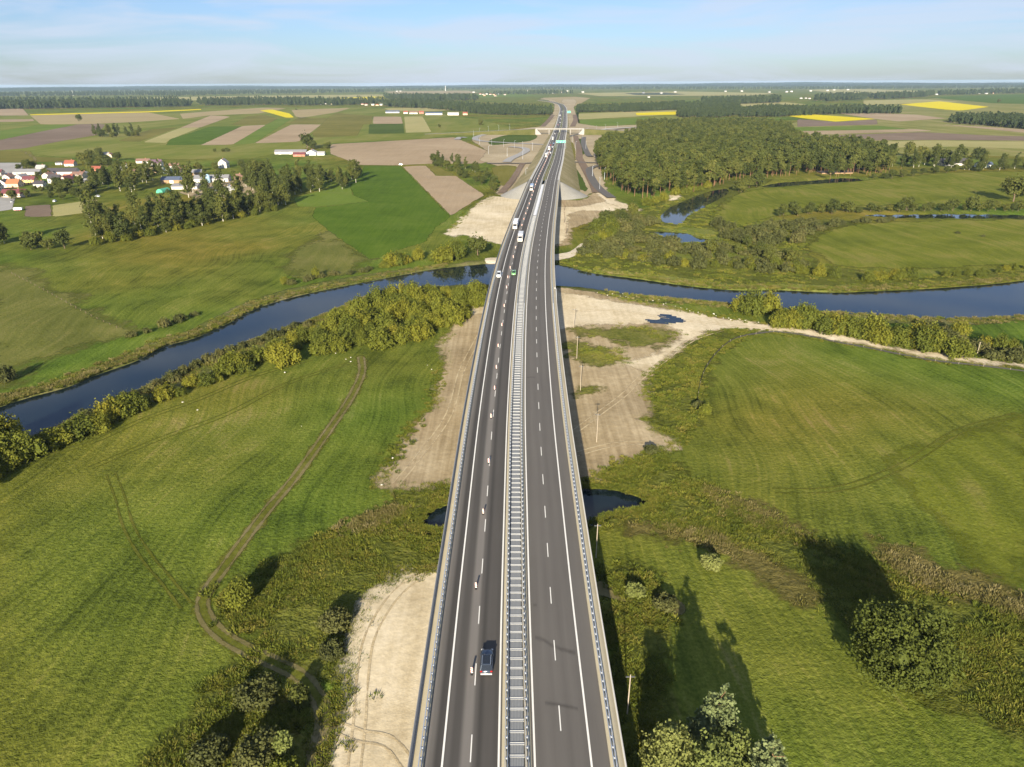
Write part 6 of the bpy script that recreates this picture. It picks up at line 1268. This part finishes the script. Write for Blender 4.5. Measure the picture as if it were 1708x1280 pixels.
# ---- meadow fences
def fence(px, step, label, h=1.1, wire=True, mat=None):
    pl = smooth(G(px), 4); s = np.concatenate([[0], np.cumsum(np.linalg.norm(np.diff(pl, axis=0), axis=1))]); n = int(s[-1] / step); t = np.linspace(0, s[-1], n + 1); P = np.stack([np.interp(t, s, pl[:, 0]), np.interp(t, s, pl[:, 1])], 1)
    e = empty('fence', (0, 0, 0), label=label, cat='fence'); m = mat or M_POLE; pm2 = MB().box(-.07, .07, -.07, .07, -.2, h).mesh('fence_post', m)
    for q in P[:300]: o = link('fence_post', pm2, e); o.location = (q[0], q[1], 0); o.rotation_euler = (r.normal() * .05, r.normal() * .05, 0)
    if wire:
        mb = MB()
        for z in (h * .45, h * .9):
            for a, b in zip(P[:-1], P[1:]): mb.tube((a[0], a[1], z), (b[0], b[1], z), .012, .012, 3, cap=False)
        mb.obj('wire', M_WIRE, e)
fence([(20, 457), (60, 478), (110, 505), (150, 527), (195, 548)], 6.0, 'line of weathered posts fencing the greyish meadow at the left', mat=M_BARK)
# low dark silt fence round the right meadow: posts and a dark cloth band
def silt(px, label):
    pl = smooth(G(px), 6); e = empty('silt_fence', (0, 0, 0), label=label, cat='fence'); t = np.gradient(pl, axis=0); t /= np.linalg.norm(t, axis=1)[:, None]; nn = np.stack([t[:, 1], -t[:, 0]], 1) * .04
    v = np.concatenate([np.stack([np.c_[pl - nn, np.full(len(pl), -.1)], np.c_[pl - nn, np.full(len(pl), .6)], np.c_[pl + nn, np.full(len(pl), .6)], np.c_[pl + nn, np.full(len(pl), -.1)]], 1)]); k = len(pl); i = np.arange(k * 4).reshape(k, 4); j = np.roll(i, -1, 1)
    f = np.stack([i[:-1], j[:-1], j[1:], i[1:]], -1).reshape(-1, 4); link('cloth', mesh_np('cloth', v.reshape(-1, 3), f, plain('black_cloth', (.035, .035, .032, 1), .9)), e)
    pm2 = MB().box(-.05, .05, -.05, .05, -.2, .85).mesh('stake', M_POLE)
    for q in pl[::3]: o = link('stake', pm2, e); o.location = (q[0], q[1], 0)
silt([(1163, 672), (1168, 640), (1180, 610), (1205, 580), (1235, 563), (1290, 555), (1350, 562), (1390, 571), (1440, 580), (1500, 592), (1560, 603), (1640, 612), (1720, 622)], 'low dark silt fence curving round the right meadow')
# white rubbish stones along the haul road and meadow
stm = [mesh_np('stone', ICO[1][0] * np.array([1, .8, .55]) * (1 + .2 * np.random.default_rng(k).normal(size=(len(ICO[1][0]), 1))), ICO[1][1], cm('limestone', (.62, .58, .5)), False) for k in range(3)]
for k, q in enumerate([(713, 610), (720, 617), (475, 622), (585, 597), (560, 590), (503, 712), (585, 604), (577, 600), (305, 672), (330, 685), (655, 765), (637, 810)] + [tuple(x) for x in np.stack([np.linspace(1000, 1320, 40) + r.normal(size=40) * 6, np.interp(np.linspace(1000, 1320, 40), [1000, 1100, 1150, 1210, 1320], [489, 505, 518, 531, 545]) + r.normal(size=40) * 1.5], 1)]):
    p = at(*q); o = link('stone', stm[k % 3]); o.location = (p[0], p[1], .15); s = r.uniform(.16, .42); o.scale = (s, s, s); o.rotation_euler = (0, 0, r.uniform(0, 6)); props(o, 'small pale limestone block lying on the ground' if k < 12 else 'pale limestone block along the edge of the haul road', 'stone', 'stones in the left meadow' if k < 12 else 'stones along the haul road')

# ------------------------------------------------------------------ haze: one closed box of pale air
hm = bpy.data.materials.new('thin_haze'); hm.use_nodes = True; t_ = hm.node_tree; t_.nodes.clear()
ho = t_.nodes.new('ShaderNodeOutputMaterial'); hv = t_.nodes.new('ShaderNodeVolumePrincipled'); hv.inputs['Color'].default_value = (.55, .76, 1.0, 1); hv.inputs['Density'].default_value = HAZE = 2.9e-5; hv.inputs['Anisotropy'].default_value = .0
t_.links.new(hv.outputs[0], ho.inputs['Volume'])
hz_ = MB().box(-30000, 30000, -3000, 26000, -4, 97).obj('haze', hm); props(hz_, 'thin pale blue haze filling the air over the valley', kind='stuff')
